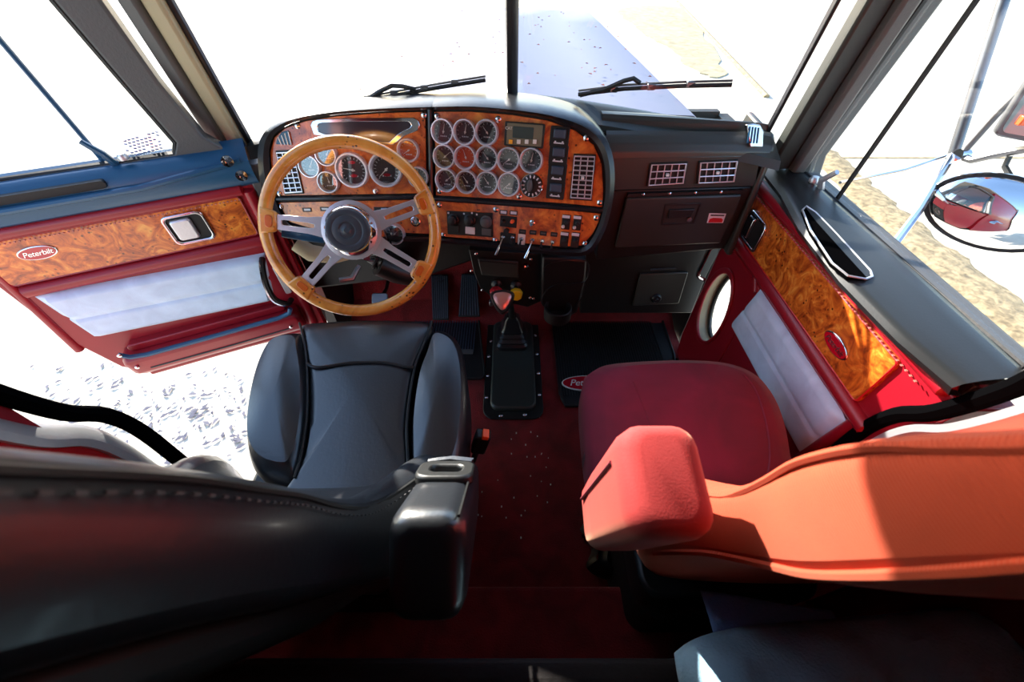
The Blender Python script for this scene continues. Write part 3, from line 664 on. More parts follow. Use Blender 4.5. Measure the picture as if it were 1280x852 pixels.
# triangular demister grille at the left
tri = U(PL, ((346, 180), (347.5, 173), (353, 165), (361, 163), (366, 181)))
tv = ob('demister_grille', MB().prism(PL, tri, .001, .005), 'skysheen', dash, bev=.001)
for i in range(4):
    a, b = PL.uv(349 + i * 4.2, 171 - i * 2.2), PL.uv(353.5 + i * 4, 181); ob('slat', MB().tube([PL.p(*a, .006), PL.p(*b, .006)], .0013, 5), 'white', tv)
# message display with chrome trim
mo_ = [(389, 156), (391, 151.5), (397, 149.5), (440, 147.7), (518, 147.2), (523, 150), (525.5, 157), (523, 163), (514, 166.5), (505, 170), (497, 177), (492, 181), (470, 180), (440, 178), (404, 170), (393, 168)]
mi_ = [(398, 158), (400, 154.5), (404, 153.5), (440, 152), (510, 151.6), (513, 153.5), (514.5, 157), (512, 160), (505, 163), (497, 168), (491, 173.5), (487, 177.5), (470, 176.5), (440, 174.5), (406, 167), (400, 164.5)]
ml = ob('message_display', MB().plate(PL, U(PL, mo_), U(PL, mi_), .001, .006), 'chrome', dash, bev=.0015)
ob('display_lens', MB().prism(PL, U(PL, mi_), .001, .0035), 'smoke', ml)
# screws
scm = MB().lathe([(.0075, 0), (.0075, .0025), (.0045, .005), (.001, .0055)], 12).mesh('screw', M['chrome'])
for fr, L_ in ((PR, ((546, 144.8), (622.8, 149), (733, 172.5), (750, 253), (649, 245), (549.5, 238.5), (549.4, 256), (619.8, 261.7), (745.5, 272), (554, 293.5), (618.8, 300), (731.5, 304.5))), (PL, ((530, 143.5), (371.5, 157), (349, 242), (469.5, 239), (536, 236.5), (351, 258.5), (437, 257)))):
    for px, py in L_: link('screw', scm, dash, mxat(fr, px, py, .0015))
# climate module
hv = ob('climate_panel', MB().prism(PR, U(PR, ((559, 263), (616, 266), (617, 296), (560.5, 292))), .001, .006), 'plastic', dash, bev=.001)
for k, (px, py) in enumerate(((567.5, 274), (588, 274.5), (608.3, 276.5))):
    kn = ob('climate_knob', MB().lathe([(.017, .005), (.017, .008), (.0135, .010), (.0125, .022), (.010, .024)], 20), 'plastic' if k < 2 else 'greytrim', hv, mxat(PR, px, py))
for k, (px, py) in enumerate(((568, 286), (588, 288), (608.3, 289.8))): boxpx('climate_button', PR, px - 6, py - 4, px + 6, py + 3.5, .006, .010, ('plastic', 'white', 'greytrim')[k], hv, .001)
for px, py in ((560.5, 266), (580, 267), (590, 266), (596, 268)): boxpx('marking', PR, px - 1, py - 1, px + 1, py + 1, .006, .0066, 'tick', hv, .0005, 0)
# label plates, toggles and fittings on the lower panel
for px, py in ((629.4, 265.2), (642, 266)):
    lp = boxpx('label_plate', PR, px - 5, py - 2.3, px + 5, py + 2.3, .0015, .003, 'plastic', dash, .001, 0); boxpx('label_print', PR, px - 3.8, py - 1.3, px + 3.8, py + 1.3, .003, .0036, 'tick', lp, .0005, 0)
for px, py in ((653.3, 289.3), (666.3, 290.3), (679.2, 291.5), (692.6, 292.8)):
    lp = boxpx('label_plate', PR, px - 4.5, py - 2.3, px + 4.5, py + 2.3, .0015, .003, 'plastic', dash, .001, 0); boxpx('label_print', PR, px - 3, py - .6, px + 3, py + .6, .003, .0036, 'greytrim', lp, .0003, 0)
for px, py in ((384, 262), (406, 261), (480, 261)):
    lp = boxpx('label_plate', PL, px - (5 if px < 450 else 12), py - 2.5, px + (5 if px < 450 else 12), py + 2.5, .0015, .0035, 'plastic', dash, .001, 0); boxpx('label_print', PL, px - 3.6, py - 1.2, px + 3.6, py + 1.2, .0035, .004, 'tick' if px < 450 else 'line', lp, .0005, 0)
boxpx('switch_plate', PR, 625, 271, 646.5, 282.5, .0015, .004, 'plastic', dash, .001)
for px, m_ in ((629.5, 'plastic'), (641, 'orange')): ob('trim_knob', MB().lathe([(.006, .003), (.005, .014), (.003, .015)], 10), m_, dash, mxat(PR, px, 276))
boxpx('switch_plate', PR, 625, 292, 645, 304, .0015, .003, 'plastic', dash, .001); boxpx('switch_plate', PR, 647, 293, 657, 305, .0015, .003, 'cream', dash, .001)
ob('push_knob', MB().lathe([(.006, 0), (.0075, .012), (.007, .018)], 12), 'plastic', dash, mxat(PR, 634, 287.5))
ob('air_fitting', MB().lathe([(.008, 0), (.008, .004), (.004, .006), (.004, .016), (.006, .018), (.005, .024)], 12), 'chrome', dash, mxat(PR, 665.7, 278))
for px, py, ln in ((629, 296, .045), (640.7, 296.5, .012), (652, 298.5, .012), (665.7, 300, .045), (678, 301, .014), (691, 302.3, .014)):
    mx = mxat(PR, px, py); tg = ob('toggle_switch', MB().lathe([(.0065, 0), (.0065, .003), (.004, .006)], 12), 'chrome', dash, mx)
    ob('toggle_lever', MB().tube([V(0, 0, .004), V(-.001 * ln / .014, -ln * .35, .010 + ln * .15), V(-.004 * ln / .014 if ln > .02 else 0, -ln, .018 + ln * .3)], [.0022, .0024, .0036], 8), 'chrome' if ln > .02 else 'plastic', tg, mx)
for px, py in ((707.6, 277.5), (721.7, 278.5), (705.6, 300), (719.3, 300.8)):
    if py > 290: py -= 1
    p_ = boxpx('knob_plate', PR, px - 6.3, py - 9, px + 6.3, py + 8.5, .0015, .0035, 'plastic', dash, .001)
    boxpx('plate_print', PR, px - 5, py - 8, px + 5, py - 5.5, .0035, .004, 'tick', p_, .0005, 0)
    mx = mxat(PR, px + .5, py); ob('dimmer_knob', MB().lathe([(.0075, .003), (.0075, .006), (.0055, .007), (.005, .015), (.004, .016)], 14), 'dark', p_, mx)
    if py < 290: ob('dimmer_tip', MB().lathe([(.004, .0), (.005, .008), (.003, .012)], 10), 'cream', p_, mxat(PR, px - 3.5, py + 5))
# key and ignition behind the wheel
ob('ignition_lock', MB().lathe([(.014, 0), (.014, .008), (.010, .010)], 16), 'chrome', dash, mxat(PL, 520, 276))

# ---- passenger side dash
def yv(i): return i
prof_n = 0
def ptop(a, b):
    x = .235 + .410 * a; ex = max(0, (x - .60) / .08)
    P_ = [(1.022, -.427), (1.024, -.408), (1.034, -.392), (1.052, -.378), (1.066, -.372), (1.076, -.376), (1.09, -.389), (1.115, -.391), (1.132, -.386), (1.14, -.366), (1.149, -.358), (1.165, -.357), (1.20, -.362)]
    k_ = b * (len(P_) - 1); i = int(min(k_, len(P_) - 2)); f = k_ - i; y = P_[i][0] * (1 - f) + P_[i + 1][0] * f; z = P_[i][1] * (1 - f) + P_[i + 1][1] * f
    tray = min(1, max(0, (.59 - x) / .03)); flat = -.372 - .01 * (b - .4)
    if 1.066 < y < 1.14: z = z * tray + max(z, flat + .002) * (1 - tray)
    wb = wbase(x / .665).y; yy = y if y < 1.052 else 1.052 + (y - 1.052) * (wb - 1.054) / .148
    return V(x, yy - ex * .0, z - ex * ex * .012)
ob('dash_top', grid(ptop, 30, 48), 'vinyl_black', dash)
# side return of the top and cowl strip along the glass base
ob('dash_end', MB().prism(Fr((.645, 0, 0), (0, 1, 0), (0, 0, 1)), [(1.0, -.70), (1.022, -.427), (1.034, -.395), (1.06, -.378), (1.20, -.37), (1.3, -.7)], -.005, .012), 'vinyl_black', dash, bev=.006)
cow = []
for k in range(-12, 13):
    t = k / 12; b = wbase(t); w2 = .07 + .05 * (1 - abs(t)) * max(.25, 1 - 2.6 * t) if t >= 0 else .035 + .085 * (1 + t) ** 2
    cow.append([b + V(0, .03, -.03), b + V(0, .012, -.004), b + V(0, -.012, -.006), b + V(0, -.03, -.014), b + V(0, -w2, -.030), b + V(0, -w2 - .01, -.05), b + V(0, .03, -.07)])
ob('cowl', MB().loft(cow), 'vinyl_black', dash)
PF = Fr((.2, 1.022, -.43), (1, 0, 0), (0, 0, 1))       # flat passenger face
PFh = PF
ob('vent_panel', MB().prism(PF, U(PF, ((766, 197), (951, 194), (944, 233), (767, 238.5))), -.05, .0), 'vinyl_black', dash, bev=.003)
vent(PF, ((814, 205), (858, 203.5), (854, 228.5), (809.5, 231.5)), 5, 3, parent=dash)
vent(PF, ((875, 202.5), (921.5, 200.5), (917.5, 226.5), (872, 228.5)), 5, 3, parent=dash)
ob('lower_dash', MB().prism(PF, U(PF, ((755, 239), (943, 234), (930, 270), (905, 312), (745, 326))), -.06, -.004), 'plastic', dash, bev=.004)
gb = ob('glove_box_door', MB().prism(PF, U(PF, ((782, 246), (926, 241.5), (917, 265), (899, 302), (768, 308))), -.004, .010), 'vinyl_black', dash, bev=.005)
ob('hinge_strip', MB().prism(PF, U(PF, ((785, 241), (928, 236.5), (927, 240), (783.5, 245))), -.004, .006), 'plastic', dash)
for px in (804, 837, 869, 901): link('screw', scm, dash, mxat(PF, px, 243 - (px - 804) * .03, .006) @ Matrix.Scale(.6, 4))
ob('latch_recess', MB().plate(PF, U(PF, ((831, 254.5), (876.5, 253), (868, 279.5), (826, 281)), .01), U(PF, ((833, 257), (874, 255.5), (866, 277.5), (829, 278.5)), .01), .009, .013), 'plastic', gb, bev=.001)
ob('latch_paddle', MB().prism(PF, U(PF, ((836, 261), (868, 260), (863, 270), (834, 272)), .01), .010, .017), 'plastic', gb, bev=.002)
ob('glove_lock', MB().lathe([(.007, 0), (.007, .006), (.003, .007)], 14), 'steel', gb, mxat(PF, 861, 273.5, .011))
sk_ = ob('red_white_sticker', MB().prism(PF, U(PF, ((885, 264), (906, 264.5), (902, 276), (882, 276))), .010, .0108), 'paper', gb, label='red and white sticker on the glove box')
ob('sticker_band', MB().prism(PF, U(PF, ((885.5, 271), (890, 269.5), (900, 270), (902, 272), (900.5, 275.3), (883.5, 275.3))), .0108, .0114), 'redk', sk_)
ob('sticker_print', MB().prism(PF, U(PF, ((887, 265.3), (904, 265.8), (903, 267.5), (886.5, 267.3))), .0108, .0114), 'greytrim', sk_)
# corner demister grille
TP = Fr((.64, 1.035, -.40), (1, 0, 0), V(0, .38, .92))
cv = U(TP, ((930, 156), (938, 155), (947, 156.5), (951, 165), (950, 184), (934, 184)))
dg_ = ob('demister_grille', MB().prism(TP, cv, .0, .014), 'chrome', dash, bev=.002)
for i in range(4):
    a, b = TP.uv(937.5 + i * 3.6, 158 + i * .5, .014), TP.uv(934.5 + i * 3.8, 179, .014); ob('slat', MB().tube([TP.p(*a, .0145), TP.p(*b, .0145)], .0022, 5), 'skysheen', dg_)

# ---- centre lower console with parking brake valves
CP = Fr((0, 1.075, -.85), (1, 0, 0), V(0, .12, .993))
con = thing('centre_console', 'black centre console under the dash with ashtray and red and yellow brake knobs', 'console', (0, 1.1, -1.0))
ob('console_plate', MB().prism(CP, U(CP, ((586, 312), (686, 318), (686, 372), (660, 384), (620, 375), (600, 360), (592, 340))), -.06, .0), 'plastic', con, bev=.003)
at_ = ob('ashtray', MB().prism(CP, U(CP, ((597, 321), (648, 325), (649, 346), (602, 342))), 0, .012), 'vinyl_black', con, bev=.004)
ob('ashtray_lip', MB().tube([CP.p(*CP.uv(600, 323.5), .014), CP.p(*CP.uv(646, 327), .014)], .003, 6), 'plastic', at_)
ob('lighter_socket', MB().lathe([(.013, 0), (.013, .006), (.009, .006), (.008, -.006)], 18), 'chrome', con, mxat(CP, 658, 330.5))
for px, py in ((595.5, 317), (664, 324), (589.5, 338.5), (603, 362.5), (663, 372), (667, 373)): link('screw', scm, con, mxat(CP, px, py, 0) @ Matrix.Scale(.7, 4))
for px, py, m_, rot in ((621, 354, 'redk', 8), (645, 356, 'yellow', -12)):
    mx = mxat(CP, px, py, 0)
    kb = ob('brake_valve', MB().lathe([(.019, 0), (.019, .01), (.013, .014), (.008, .018), (.008, .05)], 18), 'plastic', con, mx)
    q = Quaternion((0, 0, 1), R(rot)); w_ = .021
    pts = [(w_ * a, w_ * b) for a, b in ((-.45, -1), (.45, -1), (1, -.45), (1, .45), (.45, 1), (-.45, 1), (-1, .45), (-1, -.45))]
    ob('brake_knob', MB().prism(Fr((0, 0, .05), q @ V(1, 0, 0), q @ V(0, 1, 0)), pts, 0, .018, .9), m_, kb, mx, bev=.003, label='red octagonal knob' if m_ == 'redk' else 'yellow square knob')
# cup holder column
cp = thing('cup_holder', 'black moulded cup holder beside the centre console', 'cup holder', (.165, 1.06, -1.0))
CH = Fr((.16, 1.02, -.85), (1, 0, 0), (0, 0, 1))
ob('holder_body', MB().prism(CH, U(CH, ((678, 322), (734, 326), (732, 352), (722, 392), (708, 400), (688, 398), (676, 380))), -.10, -.005), 'plastic', cp, bev=.008)
ob('holder_edge', MB().tube(smooth_loop([CH.p(*CH.uv(px, py), 0) for px, py in ((680, 334), (692, 327), (733, 326), (731, 352), (700, 355), (684, 362), (677, 378), (690, 390), (699, 400), (712, 396), (718, 384), (728, 370), (731, 352))], 4, False), .0022, 6), 'rim', cp)
c0 = V(.155, 1.0, -.905)
HR = Fr(c0, (1, 0, 0), (0, 1, 0))
ob('cup_ring', MB().lathe([(.043, -.045), (.046, -.045), (.047, 0), (.043, .002), (.039, 0), (.038, -.04)], 26, HR), 'plastic', cp)
ob('cup_floor', MB().lathe([(.039, -.046), (.039, -.042)], 20, HR), 'dark', cp)
# passenger kick panel
kk = thing('access_cover', 'black square cover with round latch low on the passenger firewall', 'cover', (.42, 1.2, -1.1))
KP = Fr((.4, 1.20, -1.0), (1, 0, 0), V(0, .1, .995))
struct('trim_27', MB().prism(KP, U(KP, ((733, 312), (903, 308), (884, 345), (865, 392), (725, 392))), -.05, -.004), 'plastic', bev=.004)
ob('cover_lid', MB().prism(KP, U(KP, ((800, 341), (860, 339), (848, 378), (790, 381))), -.004, .008), 'vinyl_black', kk, bev=.004)
ob('latch_knob', MB().lathe([(.020, 0), (.020, .006), (.015, .012), (.006, .012), (.004, .016)], 20), 'rim', kk, mxat(KP, 820, 372, .006))
ob('grab_bar', MB().tube([KP.p(*KP.uv(813, 336), .006), KP.p(*KP.uv(844, 334.5), .006)], .004, 8), 'rim', kk)
# dark block added as the shade under the dash, driver side
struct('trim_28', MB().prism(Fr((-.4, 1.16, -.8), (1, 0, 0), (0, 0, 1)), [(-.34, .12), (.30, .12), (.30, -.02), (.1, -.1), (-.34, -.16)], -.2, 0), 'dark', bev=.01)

# ================================================================ STEERING WHEEL
tl, yw = R(31.5), R(8.9)
wn = V(math.sin(yw) * math.cos(tl), -math.cos(tl) * math.cos(yw), math.sin(tl)).normalized()
wc = ray(440.8, 287.9) * .98
we1 = V(0, 0, 1).cross(wn).normalized() ; we2 = wn.cross(we1)
WF = Fr(wc, we1, we2, wn)
sw = thing('steering_wheel', 'large wooden rimmed steering wheel with four slotted brushed spokes', 'steering wheel', wc)
RR = .199
ob('wheel_rim', torus(MB(), WF, 0, 0, RR, .0150, 72, 14), 'wheelwood', sw)
# finger bumps inside the rim are the spoke grips
spk = [WF.uv(346, 277), WF.uv(519, 259), WF.uv(385, 352), WF.uv(507, 327)]
for su, sv in spk:
    a = math.atan2(sv, su); q = lambda r, t, h=0: WF.p(r * math.cos(a) - t * math.sin(a), r * math.sin(a) + t * math.cos(a), h)
    SF = Fr(wc + wn * .004, WF.a * math.cos(a) + WF.b * math.sin(a), WF.b * math.cos(a) - WF.a * math.sin(a), wn)
    o_ = [(.03, -.030), (.10, -.019), (.185, -.017), (.192, -.012), (.192, .012), (.185, .017), (.10, .019), (.03, .030)]
    i_ = [(.085, -.004), (.10, -.006), (.155, -.006), (.158, -.003), (.158, .003), (.155, .006), (.10, .006), (.085, .004)]
    o = ob('spoke', MB().plate(SF, o_, i_, .002, .007), 'brushed', sw, bev=.001)
    g = ob('spoke_grip', MB().prism(SF, [(.172, -.024), (.206, -.032), (.206, .032), (.172, .024), (.168, .018), (.168, -.018)], -.007, .013), 'wheelwood', sw, bev=.005)
    ob('grip_inlay', MB().prism(SF, rrect(.176, -.014, .192, .014, .007), .012, .0155), 'insert', g, bev=.001)
ob('hub', MB().lathe([(.062, -.035), (.064, -.01), (.062, .012), (.059, .030), (.054, .042), (.051, .046), (.04, .046)], 32, WF), 'chrome', sw)
ob('spoke_ring', MB().lathe([(.062, .004), (.070, .004), (.070, .012), (.060, .014)], 32, WF), 'brushed', sw)
hb = ob('horn_button', MB().lathe([(.050, .04), (.050, .048), (.047, .053), (.038, .055), (.034, .053), (.026, .055), (.020, .055), (.017, .052), (.009, .053), (.006, .056), (.001, .056)], 32, WF), mat('grey_rubber', (62, 70, 78), .4), sw)
# column
cn = V(0, -math.cos(R(50)), math.sin(R(50))); CW = Fr(wc - wn * .03, V(1, 0, 0), cn.cross(V(1, 0, 0)), cn)
col = thing('steering_column', 'black ribbed steering column with stalks under the wooden wheel', 'steering column', wc - wn * .2)
ob('column_tube', MB().lathe([(.040, -.42), (.042, -.22), (.048, -.20), (.048, -.14), (.040, -.12)], 20, CW), 'plastic', col)
ob('column_shroud', MB().lathe([(.036, -.13), (.052, -.11), (.056, -.07), (.050, -.045), (.03, -.04)], 24, CW), 'chrome', col)
mb = MB()
for i in range(6): torus(mb, Fr(CW.p(.02 + .012 * i, -.055 - .004 * i, -.10 - .012 * i), wn, we2 * .8 + we1 * .6), 0, 0, .018 - i * .0012, .0045, 14, 6)
ob('column_boot', mb, 'dark', col)
ob('tilt_cover', MB().tube([CW.p(.02, -.06, -.11), CW.p(.06, -.07, -.15), CW.p(.13, -.08, -.20)], [.03, .034, .03], 14), 'plastic', col)
a = WF.uv(346, 291); b = WF.uv(398, 300)
ob('signal_stalk', MB().tube([WF.p(a[0], a[1], -.03), WF.p((a[0] + b[0]) / 2, (a[1] + b[1]) / 2, -.035), WF.p(b[0], b[1], -.045)], [.010, .011, .009], 10, flat=.55), 'skysheen', col)
a = WF.uv(420, 352); b = WF.uv(436, 330)
ob('trailer_brake_lever', MB().tube([WF.p(a[0], a[1], -.03), WF.p(*WF.uv(435, 350), -.04), WF.p(b[0] + .01, b[1] - .01, -.06)], [.007, .008, .006], 8), 'steel', col)
ob('column_arm', MB().tube([WF.p(*WF.uv(356, 305), -.07), WF.p(*WF.uv(375, 318), -.075), WF.p(*WF.uv(405, 322), -.075), WF.p(*WF.uv(440, 315), -.08)], [.02, .022, .02, .016], 10, flat=.6), 'beige', col)

# ================================================================ PEDALS AND MATS
def treadle(name, label, cor, z0, z1, rib='mat_rib'):
    """pedal plate from four photo corners (top pair at z1, bottom pair at z0)"""
    tlp, trp, brp, blp = atz(*cor[0], z1), atz(*cor[1], z1), atz(*cor[2], z0), atz(*cor[3], z0)
    ro_ = thing(name, label, 'pedal', (tlp + trp + brp + blp) / 4)
    e1_ = (trp - tlp).normalized(); e2_ = ((tlp + trp) / 2 - (blp + brp) / 2); e2_ = (e2_ - e1_ * e2_.dot(e1_)).normalized()
    fr = Fr((tlp + trp + brp + blp) / 4, e1_, e2_)
    P = [((p - fr.o).dot(fr.a), (p - fr.o).dot(fr.b)) for p in (tlp, trp, brp, blp)]
    ob('pedal_pad', MB().prism(fr, P, -.008, .006), 'dark', ro_, bev=.004)
    w0, w1 = P[3][0], P[2][0]; n = 8
    rb = MB()
    for i in range(n):
        f = (i + .5) / n; a = V(*P[3], 0).lerp(V(*P[2], 0), f); b = V(*P[0], 0).lerp(V(*P[1], 0), f); a2 = a.lerp(b, .04); b2 = a.lerp(b, .96)
        rb.tube([fr.p(a2.x, a2.y, .007), fr.p(b2.x, b2.y, .007)], .003, 5)
    ob('tread_ribs', rb, 'ribs', ro_, kind='stuff')
    ob('pedal_arm', MB().box(fr.p(0, .02, -.03), (.025, .03, .05)), 'steel', ro_)
    return ro_, fr
r_, fr_ = treadle('brake_pedal', 'ribbed black treadle pedal with an oval emblem, nearer the wheel', ((539, 343), (560, 343), (561, 400), (541, 400)), -1.26, -1.13)
ob('pedal_emblem', torus(MB(), fr_, 0, .085, .016, .002, 18, 5, .009), 'rim', r_, Matrix.Identity(4))
treadle('accelerator_pedal', 'ribbed black treadle pedal beside the centre console', ((577, 342), (596, 342), (600, 396), (573, 396)), -1.26, -1.13)
cl = thing('clutch_pedal', 'small bare metal clutch pedal seen through the wheel', 'pedal', aty(475, 373, 1.22))
cf = Fr(aty(475, 373, 1.22), (1, 0, 0), V(0, .75, .66))
ob('pedal_pad', MB().prism(cf, rrect(-.032, -.022, .032, .022, .008), -.006, .006), 'steel', cl, bev=.003)
ob('pedal_arm', MB().tube([cf.p(0, 0, -.006), cf.p(0, .05, -.08), cf.p(.0, .2, -.16)], .008, 8), 'plastic', cl)
def fmat(name, label, cor, z, r=.03, th=.012):
    P = [atz(px, py, z) for px, py in cor]; c = sum(P, V(0, 0, 0)) / len(P)
    ro_ = thing(name, label, 'floor mat', (c.x, c.y, z))
    fr = Fr((0, 0, z), (1, 0, 0), (0, 1, 0)); pts = [(p.x, p.y) for p in P]
    ob('mat_base', MB().prism(fr, pts, -.004, th * .6), 'dark', ro_, bev=.003)
    ob('mat_edge', MB().tube([fr.p(u, v, th * .7) for u, v in pts], .005, 6, True), 'dark', ro_)
    return ro_, fr, pts
dm, f_, p_ = fmat('driver_floor_mat', 'black ribbed rubber heel mat under the driver pedals', ((520, 401), (594, 393), (598, 397), (606, 470), (602, 474), (560, 475), (520, 475)), -1.294)
rb = MB()
x0, x1 = p_[0][0], p_[2][0]; ya, yb = atz(600, 440, -1.29).y, atz(600, 397, -1.29).y
for i in range(24):
    x = x0 + .01 + i * (x1 - x0 - .02) / 23; rb.tube([V(x, ya, -1.285), V(x, yb - .012, -1.285)], .003, 4)
ob('tread_ribs', rb, 'ribs', dm, kind='stuff')
ya, yb = atz(600, 443, -1.29).y, atz(600, 438, -1.29).y
ob('mat_band', MB().box(((x0 + x1) / 2, (ya + yb) / 2, -1.284), (x1 - x0 - .02, abs(yb - ya), .006)), 'greytrim', dm)
pm, f_, p_ = fmat('passenger_floor_mat', 'black ribbed floor mat with red oval emblem before the passenger seat', ((690, 388), (812, 384), (826, 398), (842, 445), (846, 508), (706, 508), (702, 500)), -1.294)
rb = MB(); y0, y1 = atz(700, 500, -1.29).y, atz(700, 390, -1.29).y
for i in range(44):
    x = .185 + i * .0105; xs = x
    rb.tube([V(x, y0 + .02, -1.285), V(x, y1 - .01, -1.285)], .0026, 4)
ob('tread_ribs', rb, 'plastic', pm, kind='stuff')
bc = atz(735, 478.5, -1.28); BF = Fr((bc.x, bc.y, -1.283), (1, 0, 0), (0, 1, 0))
eb = ob('mat_emblem', MB().prism(BF, ell(0, 0, .105, .038, 32), -.002, .004), 'white', pm, bev=.001)
ob('emblem_field', MB().prism(BF, ell(0, 0, .100, .0335, 32), .004, .0052), 'badge', eb)
text('emblem_lettering', 'Peterbilt', BF, -.006, -.001, .043, 'white', eb, .0056, shear=.3, spacing=.93, label='white script lettering')

# ================================================================ GEAR LEVER AND COVER
gp = thing('shift_cover', 'long black riveted floor cover plate around the gear lever boot', 'cover plate', (0, 1.1, -1.295))
GP = Fr((0, 0, -1.295), (1, 0, 0), (0, 1, 0))
a = GP.uv(608, 405); b = GP.uv(680, 524); c_ = GP.uv(603, 524)
u0, u1 = c_[0], b[0]; v0, v1 = b[1], GP.uv(640, 398)[1]
ob('base_plate', MB().prism(GP, rrect(u0, v0, u1, v1, .045), -.004, .004), 'plastic', gp, bev=.002)
ob('raised_lid', MB().prism(GP, rrect(u0 + .026, v0 + .032, u1 - .026, v1 - .03, .035), .003, .020, .97), 'vinyl_black', gp, bev=.006)
for px, py in ((614, 427), (608, 446), (607, 497), (609.5, 470), (626, 520), (656, 519), (674, 494), (673, 467), (671, 443), (669, 420)):
    u, v = GP.uv(px, py); link('rivet', scm, gp, GP.m(max(u0 + .012, min(u1 - .012, u)), max(v0 + .012, v), .004))
gl_ = thing('gear_lever', 'black gear lever with rose coloured triangular knob cap and ribbed boot', 'gear lever', (0, 1.1, -1.27))
bb = atz(640, 428, -1.27)
rings = []
for s_, h, dy in ((.066, 0, 0), (.068, .02, 0), (.060, .03, 0), (.062, .04, 0), (.052, .05, .002), (.054, .06, .002), (.044, .07, .004), (.046, .08, .004), (.036, .10, .006), (.030, .13, .004), (.018, .15, 0)):
    rings.append([V(bb.x + u * 1.0, bb.y + .02 + dy + v * .95, -1.275 + h) for u, v in rrect(-s_, -s_, s_, s_, s_ * .35, 3)])
ob('lever_boot', MB().loft(rings), 'rim', gl_)
kp = aty(628, 376, .90)
ob('lever_rod', MB().tube([V(bb.x, bb.y + .02, -1.15), V(bb.x - .005, bb.y - .03, -1.02), kp + V(0, .03, -.06)], [.013, .012, .013], 12), 'plastic', gl_)
kd = (-kp).normalized(); kn = (kd + V(0, -.2, .5)).normalized(); KF = Fr(kp, V(1, 0, 0), kn.cross(V(1, 0, 0)), kn)
tri_ = lambda s, z: [KF.p(u * s, v * s, z) for u, v in [(x.x, x.y) for x in smooth_loop([V(-.85, .75, 0), V(0, .95, 0), V(.85, .75, 0), (V(.95, .25, 0)), V(.5, -.65, 0), V(0, -1.05, 0), V(-.5, -.65, 0), V(-.95, .25, 0)], 3)]]
ob('lever_knob', MB().loft([tri_(.014, -.08), tri_(.019, -.06), tri_(.030, -.035), tri_(.037, -.015), tri_(.037, -.004), tri_(.033, .006)]), 'plastic', gl_)
ob('knob_cap', MB().loft([tri_(.028, .004), tri_(.027, .009), tri_(.020, .013), tri_(.007, .0145)]), 'copper', gl_)
ob('range_button', MB().box(KF.p(-.034, -.002, -.02), (.012, .016, .018)), 'steel', gl_, bev=.003)

# ================================================================ SEATS
def cushion_loop(px, z): return [(p.x, p.y) for p in smooth_loop([atz(a, b, z) for a, b in px], 5)]
def back_section(xi, xo, yr, yf, z, bol, lean=0.0):
    xm = (xi + xo) / 2; hw = (xo - xi) / 2; t = yf - yr; out = []
    for u, v in ((-1, .12), (-1.0, .45), (-1.0, .75), (-.965, .95), (-.86, 1), (-.74, .97), (-.60, 1 - bol), (-.3, .97 - bol), (0, .96 - bol), (.3, .97 - bol), (.60, 1 - bol), (.74, .97), (.86, 1), (.965, .95), (1, .75), (1, .45), (1, .12), (.94, .0), (.8, -.06), (.4, -.10), (0, -.12), (-.4, -.10), (-.8, -.06), (-.94, 0)):
        out.append(V(xm + u * hw, yr + v * t, z + lean * v))
    return out
# ---- driver seat, black leather
ds = thing('driver_chair', 'black leather driver seat with ribbed bolsters behind the steering wheel', 'seat', (-.375, .5, -1.3))
zc = lambda x, y: -.765 + .05 * max(0, min(1, (y - .38) / .35)) - .9 * max(0, y - .74) ** 1.0 * .0
ctr = cushion_loop([(379, 411), (420, 406), (460, 404.5), (505, 405), (541, 409), (531, 435), (518, 462), (507, 520), (508, 580), (500, 640), (340, 640), (352, 600), (372, 560), (382, 510), (384, 462), (381, 432)], -.735)
ob('cushion_centre', pillow(ctr, lambda x, y: zc(x, y) + .002, -.88, .004, .018), 'leather', ds)
lb = cushion_loop([(377, 414), (362, 412), (342, 418), (326, 438), (311, 470), (299, 510), (294, 545), (300, 570), (318, 587), (350, 594), (362, 580), (372, 555), (381, 510), (383, 460), (380, 432)], -.725)
rb_ = cushion_loop([(543, 410), (560, 412), (573, 424), (580, 445), (583, 480), (581, 520), (575, 560), (562, 590), (530, 610), (508, 600), (506, 560), (509, 515), (520, 462), (533, 432)], -.725)
for l_ in (lb, rb_):
    ob('side_bolster', pillow(l_, lambda x, y: zc(x, y) + .012, -.90, .020, .035), 'leather', ds)
# front roll seam
P = [V(p.x, p.y, zc(p.x, p.y) + .008) for p in smooth_loop([atz(px, py, -.735) for px, py in ((386, 458), (400, 462), (440, 457), (480, 456.5), (508, 461), (519, 462))], 5, False)]
ob('cushion_seam', MB().tube(P, .004, 6), 'plastic', ds)
ob('cushion_seam', MB().tube([V(p.x, p.y, zc(p.x, p.y) + .006) for p in smooth_loop([atz(px, py, -.735) for px, py in ((379, 412), (383, 430), (385, 462), (382, 510), (373, 555), (362, 590))], 5, False)], .003, 6), 'plastic', ds)
ob('cushion_seam', MB().tube([V(p.x, p.y, zc(p.x, p.y) + .006) for p in smooth_loop([atz(px, py, -.735) for px, py in ((542, 410), (532, 434), (519, 462), (508, 518), (507, 560), (508, 600))], 5, False)], .003, 6), 'plastic', ds)
ob('cushion_base', MB().prism(Fr((0, 0, -.95), (1, 0, 0), (0, 1, 0)), rrect(-.60, .20, -.14, .70, .05), -.04, .06), 'plastic', ds, bev=.01)
ob('seat_pedestal', MB().prism(Fr((0, 0, -1.3), (1, 0, 0), (0, 1, 0)), rrect(-.56, .18, -.2, .62, .04), .0, .32), 'dark', ds, bev=.01)
